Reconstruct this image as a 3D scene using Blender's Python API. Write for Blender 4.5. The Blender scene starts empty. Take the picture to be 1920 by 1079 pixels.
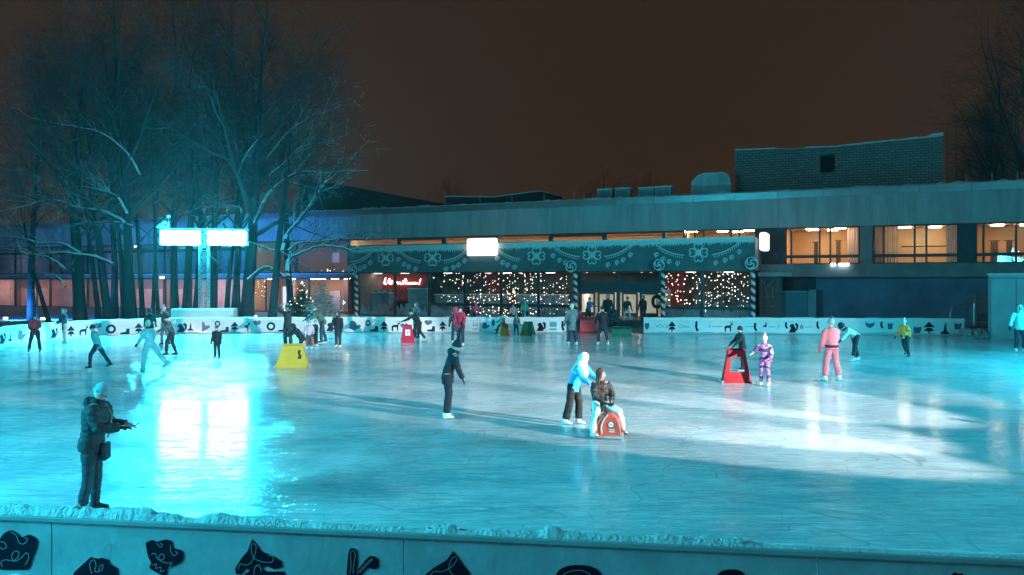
import bpy, math, random
from mathutils import Vector, Matrix
PI = math.pi
sc = bpy.context.scene
COL = sc.collection
R = math.radians
rnd = random.Random(7)

# ---------------------------------------------------------------- camera numbers (level camera, 3.2 m above the ice)
F, HZ, CX, CH = 1450.0, 525.0, 960.0, 3.2
def P(px, py, Y): return Vector(((px-CX)/F*Y, Y, CH+(HZ-py)/F*Y))
def GR(px, py, z=0.0):
    Y = F*(CH-z)/(py-HZ)
    return Vector(((px-CX)/F*Y, Y, z))

cam = bpy.data.cameras.new('camera'); camo = bpy.data.objects.new('camera', cam); COL.objects.link(camo)
cam.sensor_width = 36; cam.lens = F/1920*36; cam.shift_y = -(539.5-HZ)/1920
cam.clip_end = 2000; cam.clip_start = 0.1
camo.location = (0, 0, CH); camo.rotation_euler = (PI/2, 0, 0)
sc.camera = camo

# ---------------------------------------------------------------- object helpers
class Obj: pass
def tag(o, label=None, cat=None, group=None, kind=None):
    if label: o['label'] = label
    if cat: o['category'] = cat
    if group: o['group'] = group
    if kind: o['kind'] = kind
    return o
def empty(name, loc=(0, 0, 0), label=None, cat=None, group=None):
    o = bpy.data.objects.new(name, None); COL.objects.link(o); o.location = loc
    o.empty_display_size = .3
    return tag(o, label, cat, group)
def wmat(o):
    m = o.matrix_basis.copy()
    return wmat(o.parent) @ o.matrix_parent_inverse @ m if o.parent else m
def setparent(o, p, world=True):
    o.parent = p
    if world: o.matrix_parent_inverse = wmat(p).inverted()
class MB:
    def __init__(s): s.v = []; s.f = []; s.m = []; s.mi = 0
    def add(s, vs, fs):
        b = len(s.v); s.v.extend([tuple(v) for v in vs]); s.f.extend([tuple(i+b for i in f) for f in fs]); s.m.extend([s.mi]*len(fs))
        return s
    def box(s, lo, hi, fn=None):
        x0, y0, z0 = lo; x1, y1, z1 = hi
        vs = [(x0,y0,z0),(x1,y0,z0),(x1,y1,z0),(x0,y1,z0),(x0,y0,z1),(x1,y0,z1),(x1,y1,z1),(x0,y1,z1)]
        if fn: vs = [fn(*v) for v in vs]
        return s.add(vs, [(0,3,2,1),(4,5,6,7),(0,1,5,4),(1,2,6,5),(2,3,7,6),(3,0,4,7)])
    def tube(s, pts, rad, n=6, cap=True, side=None):
        """rad: list of r or (ra, rb); side: reference direction of ra"""
        pts = [Vector(p) for p in pts]; m = len(pts)
        if not isinstance(rad, (list, tuple)): rad = [rad]*m
        vs = []; ref = Vector(side) if side is not None else None
        for i, p in enumerate(pts):
            t = (pts[min(i+1, m-1)]-pts[max(i-1, 0)])
            t = t.normalized() if t.length > 1e-9 else Vector((0, 0, 1))
            if ref is None:
                ref = Vector((1, 0, 0)) if abs(t.x) < .8 else Vector((0, 1, 0))
            a = ref-t*ref.dot(t)
            if a.length < 1e-4: a = t.orthogonal()
            a.normalize(); b = t.cross(a)
            if side is None: ref = a
            ra, rb = rad[i] if isinstance(rad[i], (list, tuple)) else (rad[i], rad[i])
            for k in range(n):
                an = 2*PI*k/n
                vs.append(p+a*(ra*math.cos(an))+b*(rb*math.sin(an)))
        fs = [(i*n+k, i*n+(k+1) % n, (i+1)*n+(k+1) % n, (i+1)*n+k) for i in range(m-1) for k in range(n)]
        if cap: fs += [tuple(range(n-1, -1, -1)), tuple((m-1)*n+k for k in range(n))]
        return s.add(vs, fs)
    def ball(s, c, r, nu=10, nv=7, M=None, zmin=-2, ymax=2):
        c = Vector(c); r = r if isinstance(r, (list, tuple)) else (r, r, r)
        vs = []; fs = []
        for j in range(nv+1):
            th = PI*j/nv
            for i in range(nu):
                ph = 2*PI*i/nu
                q = Vector((math.sin(th)*math.cos(ph), math.sin(th)*math.sin(ph), math.cos(th)))
                vs.append(q)
        for j in range(nv):
            for i in range(nu):
                f = (j*nu+i, (j+1)*nu+i, (j+1)*nu+(i+1) % nu, j*nu+(i+1) % nu)
                cc = sum((vs[k] for k in f), Vector())/4
                if cc.z < zmin or (cc.y > ymax and cc.z < .62): continue
                if j == 0: f = (0, f[1], f[2])
                elif j == nv-1: f = (f[0], (nv)*nu, f[3])
                fs.append(f)
        out = []
        for q in vs:
            q = Vector((q.x*r[0], q.y*r[1], q.z*r[2]))
            if M: q = M @ q
            out.append(q+c)
        return s.add(out, fs)
    def quad(s, a, b, c, d): return s.add([a, b, c, d], [(0, 1, 2, 3)])
    def poly(s, pts): return s.add(pts, [tuple(range(len(pts)))])
    def prism(s, pts, off):
        """closed flat outline pts, given thickness by vector off"""
        n = len(pts); off = Vector(off)
        vs = [Vector(p) for p in pts]+[Vector(p)+off for p in pts]
        return s.add(vs, [tuple(range(n-1, -1, -1)), tuple(range(n, 2*n))]+[(i, (i+1) % n, (i+1) % n+n, i+n) for i in range(n)])
    def build(s, name, mats, parent=None, smooth=False, world=True):
        me = bpy.data.meshes.new(name); me.from_pydata(s.v, [], s.f)
        if not isinstance(mats, (list, tuple)): mats = [mats]
        for m in mats: me.materials.append(m)
        if len(mats) > 1: me.polygons.foreach_set('material_index', s.m)
        if smooth: me.polygons.foreach_set('use_smooth', [True]*len(me.polygons))
        me.update()
        o = bpy.data.objects.new(name, me); COL.objects.link(o)
        if parent: setparent(o, parent, world)
        return o
def bevel(o, w=.02, seg=2):
    m = o.modifiers.new('bevel', 'BEVEL'); m.width = w; m.segments = seg; m.limit_method = 'ANGLE'; m.angle_limit = R(40)
    return o
def solid(mb, voxel, smooth=2):
    """union of overlapping closed shapes as ONE continuous surface"""
    me = bpy.data.meshes.new('tmp'); me.from_pydata(mb.v, [], mb.f); me.update()
    o = bpy.data.objects.new('tmp', me); COL.objects.link(o)
    m = o.modifiers.new('r', 'REMESH'); m.mode = 'VOXEL'; m.voxel_size = voxel
    if smooth:
        m = o.modifiers.new('s', 'SMOOTH'); m.iterations = smooth; m.factor = .5
    dg = bpy.context.evaluated_depsgraph_get()
    out = bpy.data.meshes.new_from_object(o.evaluated_get(dg))
    bpy.data.objects.remove(o); bpy.data.meshes.remove(me)
    out.polygons.foreach_set('use_smooth', [True]*len(out.polygons))
    return out
from mathutils import noise as mnoise
def folds(me, amp, fr=(7, 7, 11), quilt=0.0, seed=0.0):
    """creases in cloth: push the surface along its normals"""
    for v in me.vertices:
        p = v.co; q = Vector((p.x*fr[0]+seed, p.y*fr[1], p.z*fr[2]))
        d = mnoise.noise(q)*amp+mnoise.noise(q*2.3)*amp*.5
        if quilt: d += quilt*(abs(math.sin(p.z*PI/.085))-.6)
        v.co = p+v.normal*d
    me.update(); return me
def meshobj(name, me, m, parent=None):
    me.materials.clear(); me.materials.append(m); me.name = name
    o = bpy.data.objects.new(name, me); COL.objects.link(o)
    if parent: o.parent = parent
    return o

# ---------------------------------------------------------------- materials
def nt(name):
    m = bpy.data.materials.new(name); m.use_nodes = True
    t = m.node_tree; t.nodes.clear()
    o = t.nodes.new('ShaderNodeOutputMaterial')
    return m, t, o
def N(t, typ, **kw):
    n = t.nodes.new(typ)
    for k, v in kw.items():
        if k in n.inputs: n.inputs[k].default_value = v
        else: setattr(n, k, v)
    return n
def L(t, a, b): t.links.new(a, b)
def c4(c): return (c[0], c[1], c[2], 1)
def lite(c, k): return (min(c[0]*k, 1), min(c[1]*k, 1), min(c[2]*k, 1))
_mc = {}
def mat(name, col, rough=.6, var=.25, scale=3.0, bump=.0, bscale=40.0, metal=0.0, spec=.4, col2=None, coat=0, stretch=None):
    key = (name, tuple(col))
    if key in _mc: return _mc[key]
    m, t, o = nt(name)
    b = N(t, 'ShaderNodeBsdfPrincipled', Roughness=rough, Metallic=metal)
    b.inputs['Specular IOR Level'].default_value = spec
    b.inputs['Coat Weight'].default_value = coat
    tc = N(t, 'ShaderNodeTexCoord')
    nz = N(t, 'ShaderNodeTexNoise', Scale=scale, Detail=6.0, Roughness=.65)
    mp = N(t, 'ShaderNodeMapping'); mp.inputs['Scale'].default_value = stretch or (1, 1, 1); L(t, tc.outputs['Object'], mp.inputs[0]); L(t, mp.outputs[0], nz.inputs['Vector'])
    rp = N(t, 'ShaderNodeValToRGB'); L(t, nz.outputs['Fac'], rp.inputs['Fac'])
    rp.color_ramp.elements[0].position = .3; rp.color_ramp.elements[1].position = .7
    rp.color_ramp.elements[0].color = c4(col2 if col2 else lite(col, 1-var)); rp.color_ramp.elements[1].color = c4(lite(col, 1+var*.5))
    L(t, rp.outputs['Color'], b.inputs['Base Color'])
    if bump:
        n2 = N(t, 'ShaderNodeTexNoise', Scale=bscale, Detail=4.0); L(t, tc.outputs['Object'], n2.inputs['Vector'])
        bp = N(t, 'ShaderNodeBump', Strength=bump, Distance=.02); L(t, n2.outputs['Fac'], bp.inputs['Height']); L(t, bp.outputs['Normal'], b.inputs['Normal'])
    L(t, b.outputs['BSDF'], o.inputs['Surface'])
    _mc[key] = m
    return m
def emis(name, col, st):
    m, t, o = nt(name)
    e = N(t, 'ShaderNodeEmission', Color=c4(col), Strength=st); L(t, e.outputs[0], o.inputs['Surface'])
    return m
def snowy(name, col, snow=(.8, .82, .85), lo=.35, hi=.75, rough=.85, scale=1.5, amt=.5):
    """bark or needles carrying snow on what faces up, in patches"""
    m, t, o = nt(name)
    b = N(t, 'ShaderNodeBsdfPrincipled', Roughness=rough); b.inputs['Specular IOR Level'].default_value = .2
    g = N(t, 'ShaderNodeNewGeometry'); sx = N(t, 'ShaderNodeSeparateXYZ'); L(t, g.outputs['True Normal'], sx.inputs[0])
    nz = N(t, 'ShaderNodeTexNoise', Scale=scale, Detail=3.0); tc = N(t, 'ShaderNodeTexCoord'); L(t, tc.outputs['Object'], nz.inputs['Vector'])
    ad = N(t, 'ShaderNodeMath', operation='MULTIPLY_ADD'); L(t, nz.outputs['Fac'], ad.inputs[0]); ad.inputs[1].default_value = amt; L(t, sx.outputs['Z'], ad.inputs[2])
    mr = N(t, 'ShaderNodeMapRange'); L(t, ad.outputs[0], mr.inputs['Value'])
    mr.inputs['From Min'].default_value = lo+amt*.5; mr.inputs['From Max'].default_value = hi+amt*.5
    n2 = N(t, 'ShaderNodeTexNoise', Scale=9.0, Detail=5.0); L(t, tc.outputs['Object'], n2.inputs['Vector'])
    rp = N(t, 'ShaderNodeValToRGB'); L(t, n2.outputs['Fac'], rp.inputs[0])
    rp.color_ramp.elements[0].color = c4(lite(col, .5)); rp.color_ramp.elements[1].color = c4(lite(col, 1.5))
    mx = N(t, 'ShaderNodeMix', data_type='RGBA'); L(t, mr.outputs[0], mx.inputs['Factor']); L(t, rp.outputs[0], mx.inputs[6]); mx.inputs[7].default_value = c4(snow)
    L(t, mx.outputs[2], b.inputs['Base Color']); L(t, b.outputs[0], o.inputs['Surface'])
    return m
def glass(name, refl=.03, tint=(.9, .95, 1), rough=.02):
    m, t, o = nt(name)
    tr = N(t, 'ShaderNodeBsdfTransparent', Color=c4(tint)); gl = N(t, 'ShaderNodeBsdfGlossy', Roughness=rough, Color=(.9, .95, 1, 1))
    fr = N(t, 'ShaderNodeLayerWeight', Blend=.35); ml = N(t, 'ShaderNodeMath', operation='MULTIPLY_ADD'); L(t, fr.outputs['Fresnel'], ml.inputs[0]); ml.inputs[1].default_value = .3; ml.inputs[2].default_value = refl
    mx = N(t, 'ShaderNodeMixShader'); L(t, ml.outputs[0], mx.inputs[0]); L(t, tr.outputs[0], mx.inputs[1]); L(t, gl.outputs[0], mx.inputs[2])
    L(t, mx.outputs[0], o.inputs['Surface'])
    return m
def brick(name, c1, c2, mortar, scale=4.0):
    m, t, o = nt(name)
    b = N(t, 'ShaderNodeBsdfPrincipled', Roughness=.85)
    tc = N(t, 'ShaderNodeTexCoord'); mp = N(t, 'ShaderNodeMapping'); mp.inputs['Rotation'].default_value = (PI/2, 0, 0)
    L(t, tc.outputs['Generated'], mp.inputs['Vector'])
    br = N(t, 'ShaderNodeTexBrick', Scale=scale); br.inputs['Color1'].default_value = c4(c1); br.inputs['Color2'].default_value = c4(c2); br.inputs['Mortar'].default_value = c4(mortar)
    br.inputs['Mortar Size'].default_value = .015; br.inputs['Brick Width'].default_value = .25; br.inputs['Row Height'].default_value = .35
    L(t, mp.outputs[0], br.inputs['Vector']); L(t, br.outputs['Color'], b.inputs['Base Color'])
    L(t, b.outputs[0], o.inputs['Surface'])
    return m

M_snow = mat('snow', (.76, .79, .82), .8, .2, 6, 1.0, 32)
M_white = mat('white_plastic', (.8, .82, .82), .4, .08, 2)
M_panel = mat('board_panel', (.74, .76, .77), .45, .16, .8)
M_ink = mat('print_ink', (.022, .012, .03), .7, .3, 4, spec=.08)
M_ink2 = mat('print_ink_mauve', (.16, .09, .15), .5, .25, 4)
M_inkline = mat('print_line', (.36, .34, .42), .5, .1, 4)
M_steel = mat('galvanised_steel', (.55, .57, .6), .35, .15, 4, metal=.8)
M_dark = mat('dark_metal', (.035, .04, .05), .45, .3, 4)
M_conc = mat('concrete', (.36, .37, .38), .85, .3, .5, .3, 6)
M_glass = glass('window_glass')
CYAN = (.022, .76, 1.0); WHITE = (1.0, .86, .80); BLUE = (.03, .25, 1.0)
# ================================================================ PEOPLE
def cloth(name, col, pattern=None, cols=None, rough=.75):
    if pattern is None: return mat(name, col, rough, .35, 5, .5, 14)
    m, t, o = nt(name)
    b = N(t, 'ShaderNodeBsdfPrincipled', Roughness=.7); tc = N(t, 'ShaderNodeTexCoord')
    rp = N(t, 'ShaderNodeValToRGB'); rp.color_ramp.interpolation = 'CONSTANT'
    if pattern == 'camo':
        nz = N(t, 'ShaderNodeTexNoise', Scale=11.0, Detail=2.5); L(t, tc.outputs['Object'], nz.inputs['Vector']); L(t, nz.outputs['Fac'], rp.inputs[0])
        pos = [0, .42, .5, .58, .64]
    else:
        mp = N(t, 'ShaderNodeMapping'); L(t, tc.outputs['Object'], mp.inputs[0])
        wv = N(t, 'ShaderNodeTexWave', Scale=1.15, Distortion=5.0, Detail=2.0); wv.bands_direction = 'Z'; wv.inputs['Detail Scale'].default_value = 3
        L(t, mp.outputs[0], wv.inputs['Vector']); L(t, wv.outputs['Fac'], rp.inputs[0])
        pos = [0, .22, .42, .62, .82]
    e = rp.color_ramp.elements
    while len(e) < len(cols): e.new(.5)
    for i, c in enumerate(cols): e[i].position = pos[i]; e[i].color = c4(c)
    L(t, rp.outputs[0], b.inputs['Base Color']); L(t, b.outputs[0], o.inputs['Surface'])
    return m
M_skin = mat('skin', (.62, .42, .34), .55, .1, 6)
M_blade = mat('skate_blade', (.6, .62, .65), .25, .1, 5, metal=.9)
M_eye = mat('eye', (.03, .025, .02), .3, .1)
M_lip = mat('lip', (.4, .16, .15), .5, .1)
BLACK = (.018, .02, .026); NAVY = (.02, .028, .05)

def rotx(v, a): c, s = math.cos(a), math.sin(a); return Vector((v.x, v.y*c-v.z*s, v.y*s+v.z*c))
def person(px, py, h, rz, label, top=BLACK, pants=BLACK, hat=('beanie', BLACK), skate=(.75, .77, .8), bend=4, headp=5, yaw=0,
           LL=(5, 4, 5), LR=(-3, 4, 8), AL=(8, 12, 15, 0), AR=(8, 12, 15, 0), hem=.06, bulk=1.0, z0=0.0, flare=1.0, near=False,
           glove=BLACK, toppat=None, pantpat=None, collar=None, hair=None, headk=1.0, lean=0, foot=(0, 0), loc=None, sole=True, topy=None, quilt=0.0, group='skaters on the rink'):
    vox = .015 if near else .028
    S = h
    pel = Vector((0, 0, 0))
    X = Vector((1, 0, 0))
    b = R(bend); tz = Vector((math.sin(R(lean)), math.sin(b), math.cos(b))).normalized()
    fwd = X.cross(tz)*-1 if False else Vector((0, math.cos(b), -math.sin(b)))
    neck = pel+tz*(.295*S)
    hd = R(headp)
    nd = Vector((0, math.sin(b*.5+hd*.4), math.cos(b*.5+hd*.4)))
    headc = neck+nd*(.096*S*headk)
    HM = Matrix.Rotation(R(yaw), 3, 'Z') @ Matrix.Rotation(-hd, 3, 'X')
    def leg(side, fl, ab, kn):
        hip = pel+Vector((side*.052*S, 0, -.005*S))
        a = R(fl); d = Vector((side*math.sin(R(ab)), math.sin(a)*math.cos(R(ab)), -math.cos(a)*math.cos(R(ab))))
        knee = hip+d*(.245*S)
        a2 = R(fl-kn); d2 = Vector((side*math.sin(R(ab))*.8, math.sin(a2), -math.cos(a2))).normalized()
        ank = knee+d2*(.235*S)
        return hip, knee, ank, a2
    legs = [leg(-1, *LL), leg(1, *LR)]
    def arm(side, fl, ab, el, inw):
        sh = pel+tz*(.275*S)+X*(side*.105*S*bulk**.5)
        a = R(fl); d = Vector((side*math.sin(R(ab)), math.sin(a)*math.cos(R(ab)), -math.cos(a)*math.cos(R(ab))))
        elb = sh+d*(.165*S)
        a2 = R(fl+el); d2 = Vector((-side*math.sin(R(inw))+side*math.sin(R(ab))*.4, math.sin(a2)*math.cos(R(inw)), -math.cos(a2)*math.cos(R(inw)))).normalized()
        wr = elb+d2*(.145*S)
        return sh, elb, wr, d2
    arms = [arm(-1, *AL), arm(1, *AR)]
    # ---- skates first: they carry the figure
    feet = []
    for i, (hip, knee, ank, a2) in enumerate(legs):
        pit = R(foot[i])
        fd = Vector((0, math.cos(pit), -math.sin(pit)))
        up = Vector((0, math.sin(pit), math.cos(pit)))
        feet.append((ank, fd, up))
    sole_z = min(min((ank-up*(.085*S)+fd*q).z for q in (-.05*S, .11*S)) for ank, fd, up in feet)
    off = Vector((0, 0, -sole_z))
    def o_(v): return v+off
    body = MB()
    body.tube([o_(pel+tz*(.0*S)), o_(pel+tz*.1*S), o_(pel+tz*.22*S), o_(pel+tz*.27*S), o_(neck)], [(.07*S, .05*S), (.065*S, .05*S), (.08*S, .055*S), (.075*S, .05*S), (.033*S, .035*S)], 10, side=X)
    body.tube([o_(neck-tz*.02*S), o_(headc)], [.034*S, .034*S], 8)
    hr = (.044*S*headk, .055*S*headk, .066*S*headk)
    H3 = HM
    def hp(x, y, z): return o_(headc)+H3 @ Vector((x*hr[0], y*hr[1], z*hr[2]))
    body.ball(o_(headc), hr, 14, 10, H3)
    body.ball(hp(0, .35, -.62), (.028*S*headk, .03*S*headk, .026*S*headk), 8, 6, H3)     # jaw
    body.tube([hp(0, .95, .12), hp(0, 1.22, -.2)], [.006*S, .011*S], 6)                   # nose
    for sx in (-1, 1): body.ball(hp(sx*1.0, -.05, -.05), (.008*S, .014*S, .018*S), 6, 5, H3)
    for (hip, knee, ank, a2) in legs:
        body.tube([o_(hip+Vector((0, 0, .03*S))), o_(knee), o_(ank-Vector((0, 0, .02*S)))], [.05*S, .034*S, .024*S], 8)
    for (sh, elb, wr, d2) in arms:
        body.tube([o_(sh), o_(elb), o_(wr), o_(wr+d2*.05*S)], [.03*S, .024*S, .018*S, .02*S], 8)
    body.tube([o_(arms[0][0]), o_(pel+tz*.265*S), o_(arms[1][0])], [.03*S, .045*S, .03*S], 8)
    root = meshobj('person', solid(body, vox), M_skin)
    tag(root, label, 'person', group)
    # ---- jacket
    jk = MB(); k = bulk
    down = Vector((0, 0, -1)); hipmid = (legs[0][1]+legs[1][1])/2
    hd_ = (hipmid-pel).normalized() if hem > .1 else (-tz*.5+down*.5).normalized()
    st = [(pel+hd_*(hem*S), (.094+.05*max(hem-.08, 0))*1.0, .078+.06*max(hem-.08, 0)), (pel+hd_*(hem*.4*S), .096, .079), (pel+tz*.06*S, .088, .072), (pel+tz*.15*S, .098, .076), (pel+tz*.225*S, .11, .078), (pel+tz*.272*S, .098, .066), (neck, .05, .05), (neck+nd*.028*S, .046, .046)]
    jk.tube([o_(a) for a, _, _ in st], [(w*S*k, d*S*k) for _, w, d in st], 14, side=X)
    for side, (sh, elb, wr, d2) in zip((-1, 1), arms):
        jk.tube([o_(sh-X*(side*.02*S)), o_(sh+(elb-sh)*.25), o_(elb), o_(elb+(wr-elb)*.5), o_(wr)], [.042*S*k, .045*S*k, .039*S*k, .036*S*k, .03*S*k], 10)
    tm = cloth('jacket_fabric', top) if toppat is None else toppat
    jo = meshobj('jacket', folds(solid(jk, vox), .010*S, (6, 6, 10), quilt, px), tm, root)
    if collar:
        cm = MB(); cm.tube([o_(neck+nd*.0*S), o_(neck+nd*.03*S), o_(neck+nd*.045*S)], [(.062*S, .062*S), (.058*S, .06*S), (.045*S, .045*S)], 12, side=X)
        if near: cm.ball(o_(neck-fwd*.06*S+tz*.0*S), (.06*S, .045*S, .05*S), 10, 7)
        meshobj('collar', solid(cm, vox), cloth('collar_fabric', collar), root)
    # ---- trousers
    tr = MB()
    tr.tube([o_(pel+tz*.05*S), o_(pel), o_(pel-Vector((0, 0, .05*S)))], [(.08*S, .065*S), (.088*S, .075*S), (.07*S, .06*S)], 12, side=X)
    for (hip, knee, ank, a2) in legs:
        d2 = (ank-knee).normalized()
        tr.tube([o_(hip+Vector((0, 0, .02*S))), o_(hip+(knee-hip)*.45), o_(knee), o_(knee+(ank-knee)*.5), o_(ank+d2*.0*S)], [.062*S, .058*S, .046*S*(.5+.5*flare), .043*S*flare, .042*S*flare], 10)
    meshobj('trousers', folds(solid(tr, vox), .008*S, (5, 5, 12), 0, px+3), cloth('trouser_fabric', pants) if pantpat is None else pantpat, root)
    # ---- skates
    sm = mat('skate_leather', skate, .45, .15, 8)
    for ank, fd, up in feet:
        s = MB(); base = ank-up*(.045*S)
        s.tube([o_(ank+up*.045*S), o_(ank), o_(base-fd*.006*S)], [.036*S, .033*S, .034*S], 9)
        s.tube([o_(base-fd*.048*S), o_(base), o_(base+fd*.055*S-up*.006*S), o_(base+fd*.1*S-up*.012*S)], [(.024*S, .024*S), (.029*S, .028*S), (.029*S, .022*S), (.02*S, .014*S)], 9, side=X)
        so = meshobj('skate', solid(s, .016, 1), sm, root)
        if sole:
            bl = MB(); t = .004*S
            pts = [base-fd*.05*S-up*.022*S, base+fd*.095*S-up*.022*S, base+fd*.115*S-up*.034*S, base+fd*.1*S-up*.04*S, base-fd*.055*S-up*.04*S]
            bl.prism([o_(p)-X*t for p in pts], X*(2*t))
            bo = bl.build('blade', M_blade, None, world=False); bo.parent = so
    # ---- gloves: palm, four fingers of different length, thumb from the side
    if glove is not None:
        gl2 = glove if isinstance(glove, list) else [glove, glove]
        for side, (sh, elb, wr, d2), gc in zip((-1, 1), arms, gl2):
            g = MB(); q = h*1.0
            n1 = d2.cross(X); n1 = n1.normalized() if n1.length > .1 else Vector((0, 1, 0))     # towards the palm
            s1 = d2.cross(n1).normalized()
            wp = o_(wr)
            g.tube([wp-d2*.01*q, wp+d2*.02*q, wp+d2*.05*q, wp+d2*.058*q], [(.016*q, .017*q), (.024*q, .015*q), (.025*q, .014*q), (.02*q, .011*q)], 8, side=s1)
            for fi, (ox, ln) in enumerate([(-.018, .036), (-.006, .043), (.006, .041), (.017, .032)]):
                p = wp+d2*.052*q+s1*(ox*q); dd = d2.copy(); pts = [p]
                for sgm in range(3):
                    dd = (dd+n1*(.35 if sgm else .18)).normalized(); p = p+dd*(ln*q*(.42, .33, .25)[sgm]); pts.append(p)
                g.tube(pts, [.0064*q, .006*q, .0055*q, .004*q], 6)
            tb = s1*(-side); p = wp+d2*.018*q+tb*(.018*q); p2 = p+(d2*.6+tb*.7+n1*.2).normalized()*.022*q; p3 = p2+(d2*.8+tb*.15+n1*.45).normalized()*.02*q
            g.tube([p, p2, p3], [.0085*q, .0075*q, .005*q], 6)
            go = g.build('glove', cloth('glove_fabric', gc), None, True, world=False); go.parent = root
    # ---- hair
    if hair:
        hc = cloth('hair_strands', hair[1]); hm = MB()
        hm.ball(hp(0, -.3, .26), tuple(r*1.09 for r in hr), 12, 9, H3)
        if hair[0] == 'long':
            for i in range(9):
                a = (i-4)/4; zt = -.6
                p0 = hp(a*.95, .1-.7*(1-abs(a)), .2)
                hm.tube([p0, hp(a*1.25, -.2-.75*(1-abs(a)), -.8), o_(headc)+Vector((a*.075*S, (.035 if abs(a) > .6 else -.07)*S, -.17*S)), o_(headc)+Vector((a*.06*S+rnd.uniform(-.01, .01)*S, (.07 if abs(a) > .6 else -.08)*S, -rnd.uniform(.24, .3)*S))], [.017*S, .02*S, .017*S, .006*S], 6)
        me = solid(hm, .016, 1); meshobj('hair', me, hc, root)
    # ---- hats
    ty, hc = hat[0], hat[1]
    if ty:
        hm = MB(); m = cloth('hat_fabric', hc); extra = None
        T = H3 @ Matrix.Rotation(R(10), 3, 'X')
        if ty in ('beanie', 'pompom', 'helmet'):
            g = 1.16 if ty != 'helmet' else 1.3
            hm.ball(hp(0, -.08, .12), (hr[0]*g, hr[1]*g, hr[2]*g*1.04), 14, 12, T, zmin=-.2)
            ring = [o_(headc)+T @ Vector((math.cos(a)*hr[0]*g*.98, math.sin(a)*hr[1]*g*.98-.08*hr[1], .02*hr[2])) for a in [i*2*PI/14 for i in range(15)]]
            hm.tube(ring, [(.006*S*headk, .013*S*headk)]*15, 6, cap=False, side=(1, 0, 0)) if ty == 'helmet' else hm.tube(ring, [.0075*S*headk]*15, 6, cap=False)
            if ty == 'pompom':
                extra = MB(); extra.ball(o_(headc)+T @ Vector((0, -.1*hr[1], hr[2]*1.5)), .026*S, 8, 6)
            if ty == 'helmet':
                hm.tube([hp(-.6, 1.0, .25), hp(0, 1.35, .2), hp(.6, 1.0, .25)], [.006*S, .012*S, .006*S], 6)
        elif ty in ('hood', 'furhood'):
            hm.ball(hp(0, -.2, .05), (hr[0]*1.4, hr[1]*1.35, hr[2]*1.3), 14, 10, H3, ymax=.62)
            hm.tube([o_(neck-tz*.03*S), o_(neck+nd*.03*S), hp(0, -.3, -.4)], [(.066*S, .062*S), (.06*S, .056*S), (.05*S, .045*S)], 10, side=X)
            if ty == 'furhood':
                extra = MB(); ring = [o_(headc)+H3 @ Vector((math.cos(a)*hr[0]*1.25, hr[1]*.6, math.sin(a)*hr[2]*1.25)) for a in [i*2*PI/12 for i in range(13)]]
                extra.tube(ring, [.019*S]*13, 7, cap=False)
        elif ty == 'scarf':       # a large cloth hood wrapped over head, neck and shoulders
            hm.ball(hp(0, -.15, .1), (hr[0]*1.45, hr[1]*1.4, hr[2]*1.3), 14, 10, H3, ymax=.6)
            hm.tube([o_(neck-tz*.12*S), o_(neck-tz*.05*S), o_(neck+nd*.03*S), hp(0, -.2, -.3)], [(.125*S, .1*S), (.115*S, .09*S), (.07*S, .07*S), (.055*S, .055*S)], 12, side=X)
            hm.tube([o_(neck+fwd*.06*S), o_(neck+fwd*.1*S-tz*.08*S), o_(neck+fwd*.1*S-tz*.17*S)], [.04*S, .055*S, .03*S], 8)
        ho = hm.build('hat' if ty in ('beanie', 'pompom') else ('helmet' if ty == 'helmet' else 'hood'), m, None, True, world=False); ho.parent = root
        md = ho.modifiers.new('s', 'SOLIDIFY'); md.thickness = .012
        if extra:
            eo = extra.build('pompom' if ty == 'pompom' else 'fur_trim', cloth('fur', hat[2] if len(hat) > 2 else (.3, .28, .25)), None, True, world=False); eo.parent = ho
    # ---- face
    for sx in (-1, 1):
        e = MB(); e.ball(hp(sx*.4, .9, .12), (.006*S, .004*S, .005*S), 6, 5); eo = e.build('eye', M_eye, None, True, world=False); eo.parent = root
    e = MB(); e.tube([hp(-.3, .93, -.5), hp(0, 1.02, -.52), hp(.3, .93, -.5)], [.003*S, .005*S, .003*S], 5); eo = e.build('mouth', M_lip, None, True, world=False); eo.parent = root
    g = Vector(loc) if loc is not None else GR(px, py, z0)
    root.location = (g.x, g.y, z0); root.rotation_euler = (0, 0, R(rz)); k = 1.0
    if topy is not None:
        zt = max(v.co.z for ob in [root]+list(root.children) for v in ob.data.vertices)
        k = (CH-z0+(HZ-topy)/F*g.y)/zt; k = max(.8, min(1.3, k)); root.scale = (k, k, k)
    info = Obj(); info.k = k; info.root = root; info.off = off; info.arms = arms; info.pel = pel+off; info.o = o_; info.neck = neck+off; info.headc = headc+off; info.legs = legs
    info.w = lambda v: Vector(root.location)+Matrix.Rotation(R(rz), 3, 'Z') @ (Vector(v)*k)
    return info

RED = (.9, .04, .06); TEAL = (.16, .42, .45)
LEFT, RIGHT, AWAY, FRONT = 90, -90, 0, 180
# stride helpers
def stride(f=22, bk=-24): return dict(LL=(f, 6, 18), LR=(bk, 6, 6))

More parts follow.
